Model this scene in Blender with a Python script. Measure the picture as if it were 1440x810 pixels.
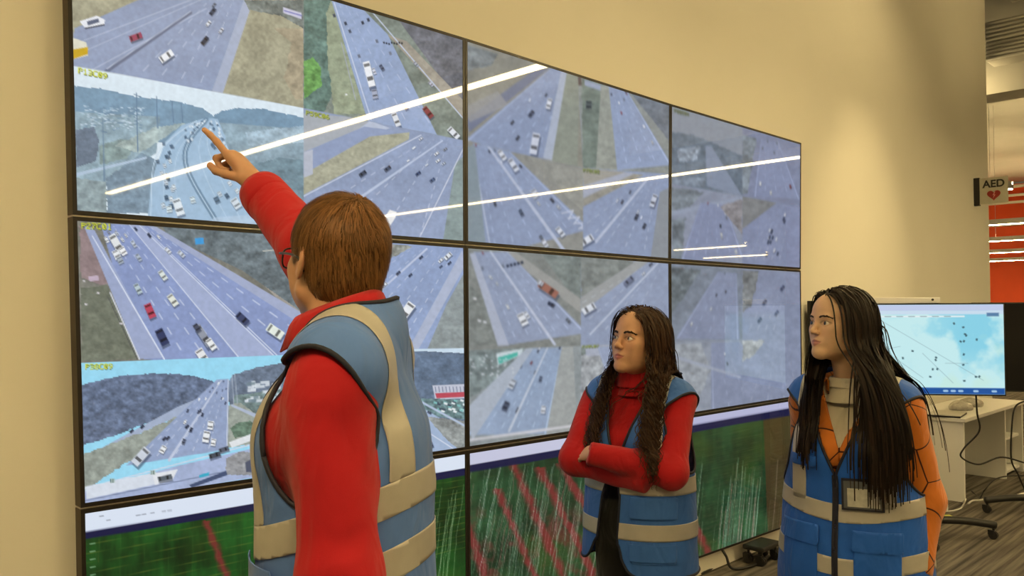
import bpy, math, random
import numpy as np
from mathutils import Vector, Matrix

# ------------------------------------------------------------------ camera, world, exposure
scene = bpy.context.scene
for _o in list(bpy.data.objects):
    bpy.data.objects.remove(_o)
COL = scene.collection

F_PX = 1149.5                                   # focal length for a 1440 x 810 frame
CAM = np.array([-0.765, -2.602, 1.56])          # wall plane of the video wall is y = 0
RW = np.array([[0.711858, -0.702306, -0.004885],   # world -> camera (right, down, forward)
               [0.014050, 0.021195, -0.999677],
               [0.702183, 0.711559, 0.024956]])
def _orth(R):
    u, s, v = np.linalg.svd(R); return u @ v
RW = _orth(RW)
cam_data = bpy.data.cameras.new('camera'); cam = bpy.data.objects.new('camera', cam_data)
COL.objects.link(cam); scene.camera = cam
cam_data.sensor_fit = 'HORIZONTAL'; cam_data.sensor_width = 36.0
cam_data.lens = 36.0 * F_PX / 1440.0; cam_data.clip_start = 0.05; cam_data.clip_end = 200
_m = Matrix.Identity(4)
for i in range(3):
    _m[i][0] = RW[0][i]; _m[i][1] = -RW[1][i]; _m[i][2] = -RW[2][i]; _m[i][3] = CAM[i]
cam.matrix_world = _m

def to_px(P):                                   # world point(s) -> photo pixel
    q = (np.asarray(P, float) - CAM) @ RW.T
    return np.stack([720 + F_PX * q[..., 0] / q[..., 2], 405 + F_PX * q[..., 1] / q[..., 2], q[..., 2]], -1)
def at(x, y, d):                                # measured photo pixel + distance -> world point
    return CAM + RW.T @ np.array([(x - 720) / F_PX * d, (y - 405) / F_PX * d, d])
FWD = np.array([.7023, .7119, 0.]); FWD /= np.linalg.norm(FWD)
RGT = np.array([FWD[1], -FWD[0], 0.])

world = bpy.data.worlds.new('world'); scene.world = world; world.use_nodes = True
world.node_tree.nodes['Background'].inputs[0].default_value = (1.0, 0.80, 0.48, 1)
world.node_tree.nodes['Background'].inputs[1].default_value = 0.10
vs = scene.view_settings
vs.view_transform = 'Standard'; vs.look = 'None'; vs.gamma = 1.0; vs.exposure = 0.0; vs.use_curve_mapping = False
LIGHT_COL = (1.0, 0.76, 0.36)
TUBE_STRENGTH = 66.0

# ------------------------------------------------------------------ helpers
rng = np.random.default_rng(7)
def lin(c):
    c = np.asarray(c, float) / 255.0
    return np.where(c <= .04045, c / 12.92, ((c + .055) / 1.055) ** 2.4)
def rgba(c): return (*[float(v) for v in lin(c)], 1.0)

def mat(name, color, rough=.6, metal=0., emis=None, estr=0., spec=.5, noise=None, bump=None, coat=0., sheen=0., vcol=None):
    """noise=(scale, amount) modulates the colour, bump=(scale, strength)"""
    m = bpy.data.materials.new(name); m.use_nodes = True
    nt = m.node_tree; b = nt.nodes['Principled BSDF']
    b.inputs['Base Color'].default_value = (*color, 1); b.inputs['Roughness'].default_value = rough
    b.inputs['Metallic'].default_value = metal; b.inputs['Specular IOR Level'].default_value = spec
    b.inputs['Coat Weight'].default_value = coat; b.inputs['Sheen Weight'].default_value = sheen
    tc = nt.nodes.new('ShaderNodeTexCoord')
    src = None
    if vcol:
        a = nt.nodes.new('ShaderNodeVertexColor'); a.layer_name = vcol; src = a.outputs['Color']
    if noise:
        n = nt.nodes.new('ShaderNodeTexNoise'); n.inputs['Scale'].default_value = noise[0]; n.inputs['Detail'].default_value = 5
        nt.links.new(tc.outputs['Object'], n.inputs['Vector'])
        r = nt.nodes.new('ShaderNodeMapRange'); r.inputs[1].default_value = .3; r.inputs[2].default_value = .7
        r.inputs[3].default_value = 1 - noise[1]; r.inputs[4].default_value = 1 + noise[1]
        nt.links.new(n.outputs['Fac'], r.inputs[0])
        mx = nt.nodes.new('ShaderNodeMix'); mx.data_type = 'RGBA'; mx.blend_type = 'MULTIPLY'; mx.inputs[0].default_value = 1
        if src: nt.links.new(src, mx.inputs[6])
        else: mx.inputs[6].default_value = (*color, 1)
        nt.links.new(r.outputs[0], mx.inputs[7]); src = mx.outputs[2]
    if src: nt.links.new(src, b.inputs['Base Color'])
    if bump:
        n2 = nt.nodes.new('ShaderNodeTexNoise'); n2.inputs['Scale'].default_value = bump[0]; n2.inputs['Detail'].default_value = 4
        nt.links.new(tc.outputs['Object'], n2.inputs['Vector'])
        bp = nt.nodes.new('ShaderNodeBump'); bp.inputs['Strength'].default_value = bump[1]; bp.inputs['Distance'].default_value = .01
        nt.links.new(n2.outputs['Fac'], bp.inputs['Height']); nt.links.new(bp.outputs[0], b.inputs['Normal'])
    if emis is not None:
        b.inputs['Emission Color'].default_value = (*emis, 1); b.inputs['Emission Strength'].default_value = estr
    return m

def link(o, parent=None):
    COL.objects.link(o)
    if parent: o.parent = parent
    return o
def mesh_obj(name, v, f, m, parent=None, smooth=False):
    me = bpy.data.meshes.new(name)
    me.from_pydata([tuple(map(float, p)) for p in v], [], [tuple(map(int, q)) for q in f])
    if m: me.materials.append(m)
    if smooth: me.polygons.foreach_set('use_smooth', [True] * len(me.polygons))
    me.update()
    return link(bpy.data.objects.new(name, me), parent)
def fast_mesh(name, v, f, m, parent=None, smooth=True):
    """numpy verts (n,3), faces (m,3) or (m,4)"""
    v = np.asarray(v, np.float32); f = np.asarray(f, np.int32); k = f.shape[1]
    me = bpy.data.meshes.new(name)
    me.vertices.add(len(v)); me.vertices.foreach_set('co', v.ravel())
    me.loops.add(f.size); me.loops.foreach_set('vertex_index', f.ravel())
    me.polygons.add(len(f)); me.polygons.foreach_set('loop_start', np.arange(0, f.size, k, dtype=np.int32))
    me.polygons.foreach_set('use_smooth', np.full(len(f), smooth))
    if m: me.materials.append(m)
    me.update(calc_edges=True); me.validate()
    return link(bpy.data.objects.new(name, me), parent)
def set_vcol(o, cols, name='Col'):
    a = o.data.color_attributes.new(name, 'FLOAT_COLOR', 'POINT')
    c = np.ones((len(cols), 4), np.float32); c[:, :3] = cols
    a.data.foreach_set('color', c.ravel())
def empty(name, loc=(0, 0, 0), parent=None):
    e = bpy.data.objects.new(name, None); e.location = loc; e.empty_display_size = .1
    return link(e, parent)
def tag(o, label=None, cat=None, group=None, kind=None):
    if label: o['label'] = label
    if cat: o['category'] = cat
    if group: o['group'] = group
    if kind: o['kind'] = kind
    return o
class MB:
    """collects boxes, tubes, prisms; build() links them as one mesh object"""
    def __init__(s): s.v = []; s.f = []
    def add(s, v, f):
        n = len(s.v); s.v += [tuple(map(float, p)) for p in v]; s.f += [tuple(int(i) + n for i in q) for q in f]; return s
    def box(s, lo, hi):
        x0, y0, z0 = lo; x1, y1, z1 = hi
        return s.add([(x0,y0,z0),(x1,y0,z0),(x1,y1,z0),(x0,y1,z0),(x0,y0,z1),(x1,y0,z1),(x1,y1,z1),(x0,y1,z1)],
                     [(0,3,2,1),(4,5,6,7),(0,1,5,4),(1,2,6,5),(2,3,7,6),(3,0,4,7)])
    def obox(s, c, ax, ay, az, hx, hy, hz):
        c = np.asarray(c, float); P = []
        for k in (-1, 1):
            for sx, sy in ((-1,-1),(1,-1),(1,1),(-1,1)):
                P.append(c + np.asarray(ax)*hx*sx + np.asarray(ay)*hy*sy + np.asarray(az)*hz*k)
        return s.add(P, [(0,3,2,1),(4,5,6,7),(0,1,5,4),(1,2,6,5),(2,3,7,6),(3,0,4,7)])
    def cyl(s, a, b, r0, r1=None, n=16, caps=True):
        a = np.asarray(a, float); b = np.asarray(b, float); r1 = r0 if r1 is None else r1
        d = b - a; d = d / np.linalg.norm(d); t = np.array([0,0,1.]) if abs(d[2]) < .9 else np.array([1.,0,0])
        u = np.cross(d, t); u /= np.linalg.norm(u); w = np.cross(d, u); V = []
        for c, r in ((a, r0), (b, r1)):
            for i in range(n):
                A = 2*math.pi*i/n; V.append(c + r*(u*math.cos(A) + w*math.sin(A)))
        Fc = [(i, (i+1) % n, n+(i+1) % n, n+i) for i in range(n)]
        if caps: Fc += [tuple(range(n-1, -1, -1)), tuple(range(n, 2*n))]
        return s.add(V, Fc)
    def tube(s, pts, r, n=8):
        pts = np.asarray(pts, float); m = len(pts); V = []
        rr = np.full(m, r) if np.isscalar(r) else np.asarray(r)
        up = np.array([0.31, 0.2, 0.93])
        for i in range(m):
            d = pts[min(i+1, m-1)] - pts[max(i-1, 0)]; d = d/(np.linalg.norm(d)+1e-9)
            u = np.cross(d, up); u /= np.linalg.norm(u)+1e-9; w = np.cross(u, d)
            for k in range(n):
                A = 2*math.pi*k/n; V.append(pts[i] + rr[i]*(u*math.cos(A)+w*math.sin(A)))
        Fc = [(i*n+k, i*n+(k+1) % n, (i+1)*n+(k+1) % n, (i+1)*n+k) for i in range(m-1) for k in range(n)]
        Fc += [tuple(range(n-1, -1, -1)), tuple(range((m-1)*n, m*n))]
        return s.add(V, Fc)
    def build(s, name, m, parent=None, smooth=False, bevel=0):
        o = mesh_obj(name, s.v, s.f, m, parent, smooth)
        if bevel:
            b = o.modifiers.new('bevel', 'BEVEL'); b.width = bevel; b.segments = 2; b.limit_method = 'ANGLE'
        return o
def spline(pts, n=40):
    """Catmull-Rom through the points"""
    p = np.asarray(pts, float); p = np.vstack([2*p[0]-p[1], p, 2*p[-1]-p[-2]]); out = []
    m = len(p) - 3
    for t in np.linspace(0, m - 1e-6, n):
        i = int(t); u = t - i; a, b, c, d = p[i:i+4]
        out.append(.5*((2*b) + (-a+c)*u + (2*a-5*b+4*c-d)*u*u + (-a+3*b-3*c+d)*u**3))
    return np.array(out)

# ------------------------------------------------------------------ materials of the place
M = {}
M['wall'] = mat('cream_wall_paint', (.80, .77, .68), .75, noise=(2.0, .015), bump=(220, .02))
M['ceiling'] = mat('cream_ceiling', (.78, .76, .70), .8, noise=(1.5, .03))
M['bezel'] = mat('black_bezel', (.018, .015, .014), .38, noise=(60, .1))
M['bezel_body'] = mat('dark_brown_casing', (.05, .034, .02), .45, noise=(40, .1))
M['rail'] = mat('silver_rail', (.62, .58, .50), .35, metal=.6, noise=(30, .1))
M['black'] = mat('black_plastic', (.015, .014, .013), .4, noise=(50, .15))
M['offscreen'] = mat('dark_screen_glass', (.012, .012, .013), .12, noise=(5, .1))
M['white_desk'] = mat('white_laminate', (.78, .77, .74), .45, noise=(6, .02))
M['red_wall'] = mat('orange_red_wall_paint', (.92, .10, .02), .6, noise=(1, .05))
M['metal'] = mat('brushed_steel', (.6, .58, .54), .4, metal=.7, noise=(40, .08))
M['tube'] = mat('lit_diffuser', (.9, .9, .88), .5, emis=LIGHT_COL, estr=TUBE_STRENGTH)
def carpet():
    m = mat('striped_carpet', (.12, .105, .085), .95, spec=.1, bump=(400, .5))
    nt = m.node_tree; b = nt.nodes['Principled BSDF']
    tc = nt.nodes.new('ShaderNodeTexCoord'); mp = nt.nodes.new('ShaderNodeMapping')
    mp.inputs['Scale'].default_value = (.35, 9.0, 1); nt.links.new(tc.outputs['Object'], mp.inputs[0])
    n = nt.nodes.new('ShaderNodeTexNoise'); n.inputs['Scale'].default_value = 3.2; n.inputs['Detail'].default_value = 6
    nt.links.new(mp.outputs[0], n.inputs['Vector'])
    r = nt.nodes.new('ShaderNodeValToRGB')
    r.color_ramp.elements[0].position = .36; r.color_ramp.elements[0].color = (.06, .055, .05, 1)
    r.color_ramp.elements[1].position = .66; r.color_ramp.elements[1].color = (.21, .185, .15, 1)
    nt.links.new(n.outputs['Fac'], r.inputs[0]); nt.links.new(r.outputs[0], b.inputs['Base Color'])
    return m
M['carpet'] = carpet()

# ------------------------------------------------------------------ the room
def struct(o): return tag(o, kind='structure')
WALL_Y = 0.055
WALL_END = 9.12
struct(MB().box((-9, -18, -.1), (40, 16, 0)).build('floor', M['carpet']))
struct(MB().box((-9, WALL_Y, 0), (WALL_END, WALL_Y + .22, 7.0)).build('wall_video', M['wall']))
struct(MB().box((-9.2, -18, 0), (-9, WALL_Y + .3, 7.0)).build('wall_west', M['wall']))
struct(MB().box((-9, -18.2, 0), (40, -18, 7.0)).build('wall_south', M['wall']))
struct(MB().box((-9.2, -18.2, 7.0), (40.2, 16.2, 7.2)).build('ceiling', M['ceiling']))
struct(MB().box((40, -18, 0), (40.2, 16, 6.9)).build('wall_east', M['red_wall']))
struct(MB().box((WALL_END - .2, 16, 0), (40, 16.2, 7.0)).build('wall_north', M['wall']))

# lowered ceiling over the video wall bay
struct(MB().box((-9, -14, 5.15), (10.2, .055, 5.3)).build('ceiling_bay', M['ceiling']))

def pendant(x, y0, y1, z, label, group='long linear pendant lights over the hall'):
    t = empty('pendant_light', (x, (y0+y1)/2, z)); tag(t, label, 'light', group)
    L = (y1-y0)/2
    MB().box((-.05, -L, .012), (.05, L, .075)).box((-.05, -L, .075), (-.044, L, .125)).box((.044, -L, .075), (.05, L, .125)).build('housing', M['metal'], t)  # raised side lips hide the added top strip from the screens
    MB().box((-.042, -L+.01, 0), (.042, L-.01, .012)).build('diffuser', M['tube'], t)
    MB().box((-.03, -L+.01, .075), (.03, L-.01, .082)).build('added_uplight', M['tube'], t)  # glowing top strip added to brighten the ceiling
    n = max(2, int(round((y1-y0)/3)))
    for k in range(n):
        yy = -L + .3 + (2*L-.6)*k/(n-1)
        MB().cyl((0, yy, .07), (0, yy, (5.16 if x < 10 else 7.0)-z), .004, n=6).build('suspension_cable', M['metal'], t)
for i, (x, y0, y1) in enumerate([(3.5, -10.3, -1.30), (8.3, -10.0, -1.75), (-1.3, -10.3, -1.0)]):
    pendant(x, y0, y1, 3.3, ['warm white linear pendant whose bright streak mirrors across the upper screens',
                             'warm white linear pendant mirrored as the thin lower streak on the screens',
                             'unseen linear pendant added over the camera position to brighten wall and people'][i])  # last pendant continues the row, added unseen to light the camera side
for i, (x, y0, y1) in enumerate([(20.2, -11.6, -9.2), (24.4, -13.2, -10.8), (13.1, .8, 9), (19.0, -.5, 9), (24.0, 0, 15), (29.5, 0, 15), (35., 1, 15)]):
    pendant(x, y0, y1, 3.3, ['far linear pendant light reflected as a short streak in the topmost dim display', 'farthest linear pendant light reflected low in the topmost dim display',
        'linear pendant light just past the wall end, behind the AED sign', 'nearest white light strip crossing the red wall beyond the wall end', 'second white light strip down on the red wall',
        'third white light strip down on the red wall', 'lowest white light strip on the red wall'][i])

# unseen downlights: the row added to brighten the wall, the narrow one inferred
def downlight(x, y, aim, watts, angle, label):
    t = empty('unseen_downlight', (x, y, 5.15)); tag(t, label, 'light', 'wall-wash downlights over the displays')
    MB().cyl((0, 0, -.012), (0, 0, 0), .085, .085, 24).build('trim_ring', M['metal'], t); MB().cyl((0, 0, -.016), (0, 0, -.012), .06, .06, 24).build('lens', M['tube'], t)
    ld = bpy.data.lights.new('lamp', 'SPOT'); ld.energy = watts; ld.color = LIGHT_COL; ld.spot_size = math.radians(angle); ld.spot_blend = 1.0; ld.shadow_soft_size = .07
    lo = link(bpy.data.objects.new('lamp', ld), t); lo.location = (0, 0, -.03)
    d = Vector(aim)-Vector((x, y, 5.12)); lo.rotation_euler = d.to_track_quat('-Z', 'Y').to_euler()
for i, x in enumerate((1.2, 3.4, 5.6)):
    downlight(x, -1.5, (x, .05, 2.5), 135, 95, ('added unseen downlight brightening the wall over the first display column', 'added unseen downlight brightening the wall over the middle display column', 'added unseen downlight brightening the wall over the last display column')[i])
downlight(5.75, -2.2, (5.75, .05, 1.75), 420, 36, 'narrow ceiling downlight washing the bare wall beside the displays')

# ------------------------------------------------------------------ video wall: nine displays, three by three
NODE = {(0,0):(-.030,2.720),(1,0):(1.529,2.719),(2,0):(3.054,2.700),(3,0):(4.628,2.700),
        (0,1):(-.004,1.839),(1,1):(1.529,1.832),(2,1):(3.032,1.818),(3,1):(4.595,1.815),
        (0,2):(.024,.979),(1,2):(1.534,.962),(2,2):(3.030,.950),(3,2):(4.590,.943),
        (0,3):(.045,.125),(1,3):(1.538,.135),(2,3):(3.030,.130),(3,3):(4.580,.100)}

def fbm(x, y, scale, seed, octaves=4):
    out = 0; amp = 1; tot = 0
    for o in range(octaves):
        g = np.random.default_rng(seed*31+o).random((64, 64)).astype(np.float32)
        u = x/scale*2**o; v = y/scale*2**o
        i = np.floor(u).astype(int); j = np.floor(v).astype(int); fu = u-i; fv = v-j
        fu = fu*fu*(3-2*fu); fv = fv*fv*(3-2*fv)
        a = g[j % 64, i % 64]; b = g[j % 64, (i+1) % 64]; c = g[(j+1) % 64, i % 64]; d = g[(j+1) % 64, (i+1) % 64]
        out = out + amp*((a*(1-fu)+b*fu)*(1-fv)+(c*(1-fu)+d*fu)*fv); tot += amp; amp *= .55
    return out/tot

GLYPH = {'P':'11110 10001 10001 11110 10000 10000 10000','1':'00100 01100 00100 00100 00100 00100 01110',
 '3':'11110 00001 00001 01110 00001 00001 11110','C':'01111 10000 10000 10000 10000 10000 01111',
 '0':'01110 10011 10101 10101 10101 11001 01110','9':'01110 10001 10001 01111 00001 00010 01100',
 '2':'01110 10001 00001 00110 01000 10000 11111','7':'11111 00001 00010 00100 00100 01000 01000',
 '8':'01110 10001 10001 01110 10001 10001 01110','6':'00110 01000 10000 11110 10001 10001 01110',
 '5':'11111 10000 11110 00001 00001 10001 01110','4':'00010 00110 01010 10010 11111 00010 00010'}

class Paint:
    """a picture on a display: colours per point, drawn in measured coordinates"""
    def __init__(s, X, Y, base):
        s.X = X; s.Y = Y; s.C = np.empty(X.shape + (3,), np.float32); s.C[:] = base; s.reg = None
        s.cx0, s.cx1, s.ry0, s.ry1 = X.min(0), X.max(0), Y.min(1), Y.max(1)
    def _sel(s, x0, y0, x1, y1, pad=3):
        c = np.nonzero((s.cx1 > x0-pad) & (s.cx0 < x1+pad))[0]; r = np.nonzero((s.ry1 > y0-pad) & (s.ry0 < y1+pad))[0]
        if not len(c) or not len(r): return None
        return (slice(r[0], r[-1]+1), slice(c[0], c[-1]+1))
    def _cov(s, pts, X, Y):
        p = np.asarray(pts, float); n = len(p)
        area = sum(p[i][0]*p[(i+1) % n][1]-p[(i+1) % n][0]*p[i][1] for i in range(n))
        if area < 0: p = p[::-1]
        d = np.full(X.shape, 1e9)
        for i in range(n):
            a = p[i]; b = p[(i+1) % n]; e = b-a; L = math.hypot(*e)
            if L < 1e-6: continue
            d = np.minimum(d, ((X-a[0])*-e[1] + (Y-a[1])*e[0])/L)
        return np.clip(d+.5, 0, 1)
    def region(s, pts=None): s.reg = None if pts is None else np.asarray(pts, float)
    def _put(s, sel, a, col):
        if s.reg is not None: a = a*s._cov(s.reg, s.X[sel], s.Y[sel])
        a = np.asarray(a)[..., None]; s.C[sel] = s.C[sel]*(1-a) + np.asarray(col, np.float32)*a
    def poly(s, pts, col, alpha=1., tex=None, seed=1, soft=0):
        """convex polygon; tex=(scale, amplitude)"""
        p = np.asarray(pts, float); sel = s._sel(*p.min(0), *p.max(0))
        if sel is None: return
        X = s.X[sel]; Y = s.Y[sel]; a = s._cov(p, X, Y)*alpha
        c = np.broadcast_to(np.asarray(col, np.float32), X.shape+(3,))
        if tex:
            n = fbm(X, Y*1.3, tex[0], seed)-.5; n += .6*(fbm(X, Y, 4, seed+2, 2)-.5); c = c*(1+n[..., None]*2*tex[1])
        s._put(sel, a, c)
    def land(s, pts, col, seed=1, tex=(14, .35), alpha=1.):
        """closed outline of any shape (ray casting), softly textured"""
        p = np.asarray(pts, float); sel = s._sel(*p.min(0), *p.max(0))
        if sel is None: return
        X = s.X[sel]; Y = s.Y[sel]; ins = np.zeros(X.shape, bool); n = len(p)
        wob = (fbm(X, Y, 6, seed+9, 2)-.5)*4
        Xw = X+wob; Yw = Y+wob*.6
        for i in range(n):
            (x0, y0), (x1, y1) = p[i], p[(i+1) % n]
            if y0 == y1: continue
            ins ^= ((y0 > Yw) != (y1 > Yw)) & (Xw < (x1-x0)*(Yw-y0)/(y1-y0)+x0)
        nn = fbm(X, Y*1.4, tex[0], seed)-.5+.45*(fbm(X, Y, 3.5, seed+4, 2)-.5)
        s._put(sel, ins*alpha, np.asarray(col, np.float32)*(1+nn[..., None]*2*tex[1]))
    def line(s, a, b, w, col, w2=None, alpha=1.):
        a = np.asarray(a, float); b = np.asarray(b, float); w2 = w if w2 is None else w2
        sel = s._sel(min(a[0], b[0])-w, min(a[1], b[1])-w, max(a[0], b[0])+w, max(a[1], b[1])+w)
        if sel is None: return
        X = s.X[sel]; Y = s.Y[sel]; e = b-a; t = np.clip(((X-a[0])*e[0]+(Y-a[1])*e[1])/(e@e+1e-9), 0, 1)
        d = np.hypot(X-a[0]-t*e[0], Y-a[1]-t*e[1]); ww = w+(w2-w)*t
        s._put(sel, np.clip(ww/2-d+.5, 0, 1)*np.minimum(1, ww)*alpha, col)
    def curve(s, pts, w, col, alpha=1., n=24):
        p = spline([(*q, 0) for q in pts], n)[:, :2]
        for i in range(n-1): s.line(p[i], p[i+1], w, col, alpha=alpha)
    def dash(s, a, b, n, w, col, w2=None, duty=.4, power=1.6, alpha=.62):
        a = np.asarray(a, float); b = np.asarray(b, float); w2 = w if w2 is None else w2
        for k in range(n):
            t0 = (k/n)**power; t1 = ((k+duty)/n)**power
            s.line(a+(b-a)*t0, a+(b-a)*t1, w+(w2-w)*t0, col, w+(w2-w)*t1, alpha)
    def car(s, x, y, L, ang, col, wr=.5, shadow=True):
        c, sn = math.cos(ang), math.sin(ang); u = np.array([c, sn]); v = np.array([-sn, c]); o = np.array([x, y])
        def q(l0, l1, w): return [o+u*l0*L-v*w*L, o+u*l1*L-v*w*L, o+u*l1*L+v*w*L, o+u*l0*L+v*w*L]
        if shadow: s.poly([p+np.array([L*.05, L*.16]) for p in q(-.5, .5, wr*.5)], (55, 65, 85), .55)
        s.poly(q(-.5, .5, wr*.48), col)
        if L > 5:
            s.poly(q(.1, .26, wr*.40), np.asarray(col)*.45); s.poly(q(-.42, -.3, wr*.40), np.asarray(col)*.5)
    def text(s, st, x, y, h, slope=0., col=(226, 232, 60)):
        px = h/7.
        for sh, c in ((1, (60, 70, 40)), (0, col)):
            for k, ch in enumerate(st):
                if ch not in GLYPH: continue
                for r, row in enumerate(GLYPH[ch].split()):
                    for cc, bit in enumerate(row):
                        if bit == '1':
                            X0 = x+(k*6.2+cc)*px*.98+sh*.7; Y0 = y+r*px+sh*.7+(X0-x)*slope
                            s.poly([(X0, Y0), (X0+px*1.15, Y0), (X0+px*1.15, Y0+px*1.15), (X0, Y0+px*1.15)], c, .9)
    def road(s, A0, A1, B0, B1, col, lanes=4, dashes=14, wl=(.6, 1.6), cars=10, seed=0, L=(3, 9), edge=True, power=1.7):
        """carriageway between the edge A0-A1 and the edge B0-B1; index 0 is the far end"""
        A0, A1, B0, B1 = [np.asarray(q, float) for q in (A0, A1, B0, B1)]
        s.poly([A0, A1, B1, B0], col, tex=(30, .05), seed=seed+3)
        hl = np.minimum(255, np.asarray(col)*1.2+22)
        for k in range(1, lanes):
            t = k/lanes; s.dash(A0+(B0-A0)*t, A1+(B1-A1)*t, dashes, wl[0], hl, wl[1], power=power)
        if edge:
            for t in (.03, .97): s.line(A0+(B0-A0)*t, A1+(B1-A1)*t, wl[0], hl, wl[1], .8)
        r = np.random.default_rng(seed+100)
        pal = [(228, 232, 240), (60, 66, 80), (200, 206, 215), (75, 80, 92), (150, 90, 100), (235, 238, 242), (110, 120, 135)]
        for k in range(cars):
            ln = (r.integers(lanes)+.5)/lanes; t = r.random()**power
            a = A0+(B0-A0)*ln; b = A1+(B1-A1)*ln; p = a+(b-a)*t; d = b-a
            s.car(p[0], p[1], L[0]+(L[1]-L[0])*t, math.atan2(d[1], d[0]), pal[r.integers(len(pal))])

def pic_00(P):
    RC = (150, 163, 192)
    # upper left view
    P.region([(90, -140), (427, -140), (427, 152), (90, 90)])
    P.poly([(90, -140), (427, -140), (427, 160), (90, 160)], (166, 163, 140), tex=(30, .16), seed=2)
    P.poly([(105, 40), (205, -5), (344, -5), (343, 5), (296, 135), (90, 110)], RC, tex=(40, .05)); P.poly([(205, -4), (345, -140), (430, -140), (344, -4)], RC, tex=(40, .05))
    P.poly([(343, 0), (356, 0), (312, 135), (296, 135)], (172, 182, 205))
    P.land([(343, 0), (430, 0), (430, 42), (395, 22), (350, 14)], (120, 128, 125), 4)
    P.land([(385, 40), (410, 60), (400, 110), (415, 140), (427, 140), (427, 40)], (178, 160, 135), 5, alpha=.5)
    for a, b, w in (((110, 60), (300, -12), 1.2), ((105, 78), (318, -16), 1.0), ((130, 98), (290, 12), 1.4)): P.line(a, b, w, (196, 205, 226), alpha=.7)
    P.line((268, 18), (150, 100), 4.5, (112, 120, 145), 6); P.line((268, 16), (150, 97), 1.2, (190, 200, 220))
    for k in range(4): P.dash((300+k*10, -6), (190+k*29, 112+k*6), 9, .8, (205, 213, 232), 1.8)
    P.poly([(112, 30), (136, 22), (148, 28), (146, 35), (120, 40)], (235, 238, 245)); P.poly([(122, 30), (138, 26), (140, 31), (124, 36)], (95, 105, 130))
    P.line((120, 40), (146, 35), 2, (60, 65, 80))
    P.poly([(100, 52), (122, 60), (124, 78), (100, 84)], (226, 224, 205)); P.poly([(100, 70), (124, 66), (124, 76), (100, 84)], (206, 170, 40))
    P.car(191, 52, 18, -.35, (158, 72, 98)); P.car(234, 79, 21, -.6, (240, 243, 248)); P.car(288, 57, 13, -.9, (52, 58, 78))
    P.car(293, 33, 9, -.9, (225, 230, 240)); P.car(299, 16, 11, -.9, (62, 70, 92)); P.car(311, 43, 9, -.95, (205, 210, 222)); P.car(301, 7, 7, -.9, (120, 130, 150))
    P.poly([(398, 10), (424, 18), (424, 27), (398, 18)], (205, 205, 225)); P.line((400, 15), (424, 22), 1.5, (120, 120, 190))
    # lower left view: curved interstate under a pale sky
    P.region([(90, 90), (427, 152), (427, 345), (90, 320)])
    P.poly([(90, 80), (427, 140), (427, 330), (90, 330)], (232, 243, 250))
    P.land([(90, 120), (140, 124), (190, 136), (250, 143), (285, 152), (300, 163), (300, 200), (90, 200)], (112, 142, 166), 6, (16, .12))
    P.land([(300, 161), (330, 152), (370, 153), (430, 166), (430, 200), (300, 190)], (108, 140, 166), 7, (16, .12))
    P.poly([(90, 156), (290, 168), (220, 215), (210, 320), (90, 320)], (138, 160, 170), tex=(16, .22), seed=8)
    P.poly([(305, 172), (430, 182), (430, 330), (370, 330)], (134, 156, 168), tex=(18, .2), seed=9)
    P.land([(345, 186), (430, 176), (430, 200), (350, 205)], (165, 186, 200), 22, alpha=.7)
    P.land([(350, 232), (395, 222), (430, 226), (430, 330), (372, 318), (352, 270)], (104, 128, 138), 10, (12, .28))
    r = np.random.default_rng(3)
    for k in range(150):
        x = 112+r.random()*88; y = 146+r.random()*34+(x-112)*.05; P.poly([(x, y), (x+3+4*r.random(), y+.6), (x+3, y+2), (x, y+1.6)], [(214, 228, 240), (96, 124, 150), (180, 200, 215)][k % 3], .8)
    P.land([(106, 182), (132, 178), (140, 200), (136, 226), (106, 236)], (92, 102, 118), 11, (9, .25))
    P.land([(140, 205), (170, 195), (195, 200), (180, 222), (140, 232)], (128, 146, 140), 12, (8, .25))
    P.land([(160, 205), (215, 180), (262, 172), (230, 195), (195, 215)], (176, 188, 178), 13, alpha=.8)
    P.land([(150, 250), (200, 215), (222, 226), (212, 300), (150, 300)], (112, 132, 148), 14, (9, .25))
    P.land([(106, 250), (150, 256), (150, 300), (106, 300)], (136, 150, 150), 15, (9, .25))
    P.line((106, 246), (205, 222), 5, (178, 196, 216), 3)
    RB = (158, 187, 214)
    P.poly([(288, 166), (306, 167), (318, 195), (288, 200), (268, 196), (256, 176)], RB)
    P.poly([(256, 176), (292, 176), (285, 225), (222, 228), (232, 200)], RB); P.poly([(222, 225), (330, 222), (350, 265), (380, 330), (206, 330), (212, 260)], RB); P.poly([(280, 176), (306, 167), (332, 240), (270, 240)], RB)
    P.curve([(290, 168), (268, 195), (260, 221), (270, 253), (305, 312)], 7, (98, 126, 152)); P.curve([(290, 168), (268, 195), (260, 221), (270, 253), (305, 312)], 1.4, (190, 212, 230))
    P.curve([(276, 170), (240, 196), (216, 232), (212, 310)], 1.2, (205, 224, 240)); P.curve([(303, 170), (318, 205), (345, 255), (376, 318)], 1.3, (205, 224, 240))
    P.curve([(282, 172), (252, 196), (232, 235), (230, 310)], .9, (196, 218, 236), .8); P.curve([(286, 172), (260, 198), (246, 235), (252, 310)], .9, (196, 218, 236), .8)
    P.curve([(298, 172), (292, 205), (310, 250), (340, 312)], .9, (196, 218, 236), .8); P.curve([(294, 172), (280, 205), (290, 250), (322, 312)], .9, (196, 218, 236), .8)
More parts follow.
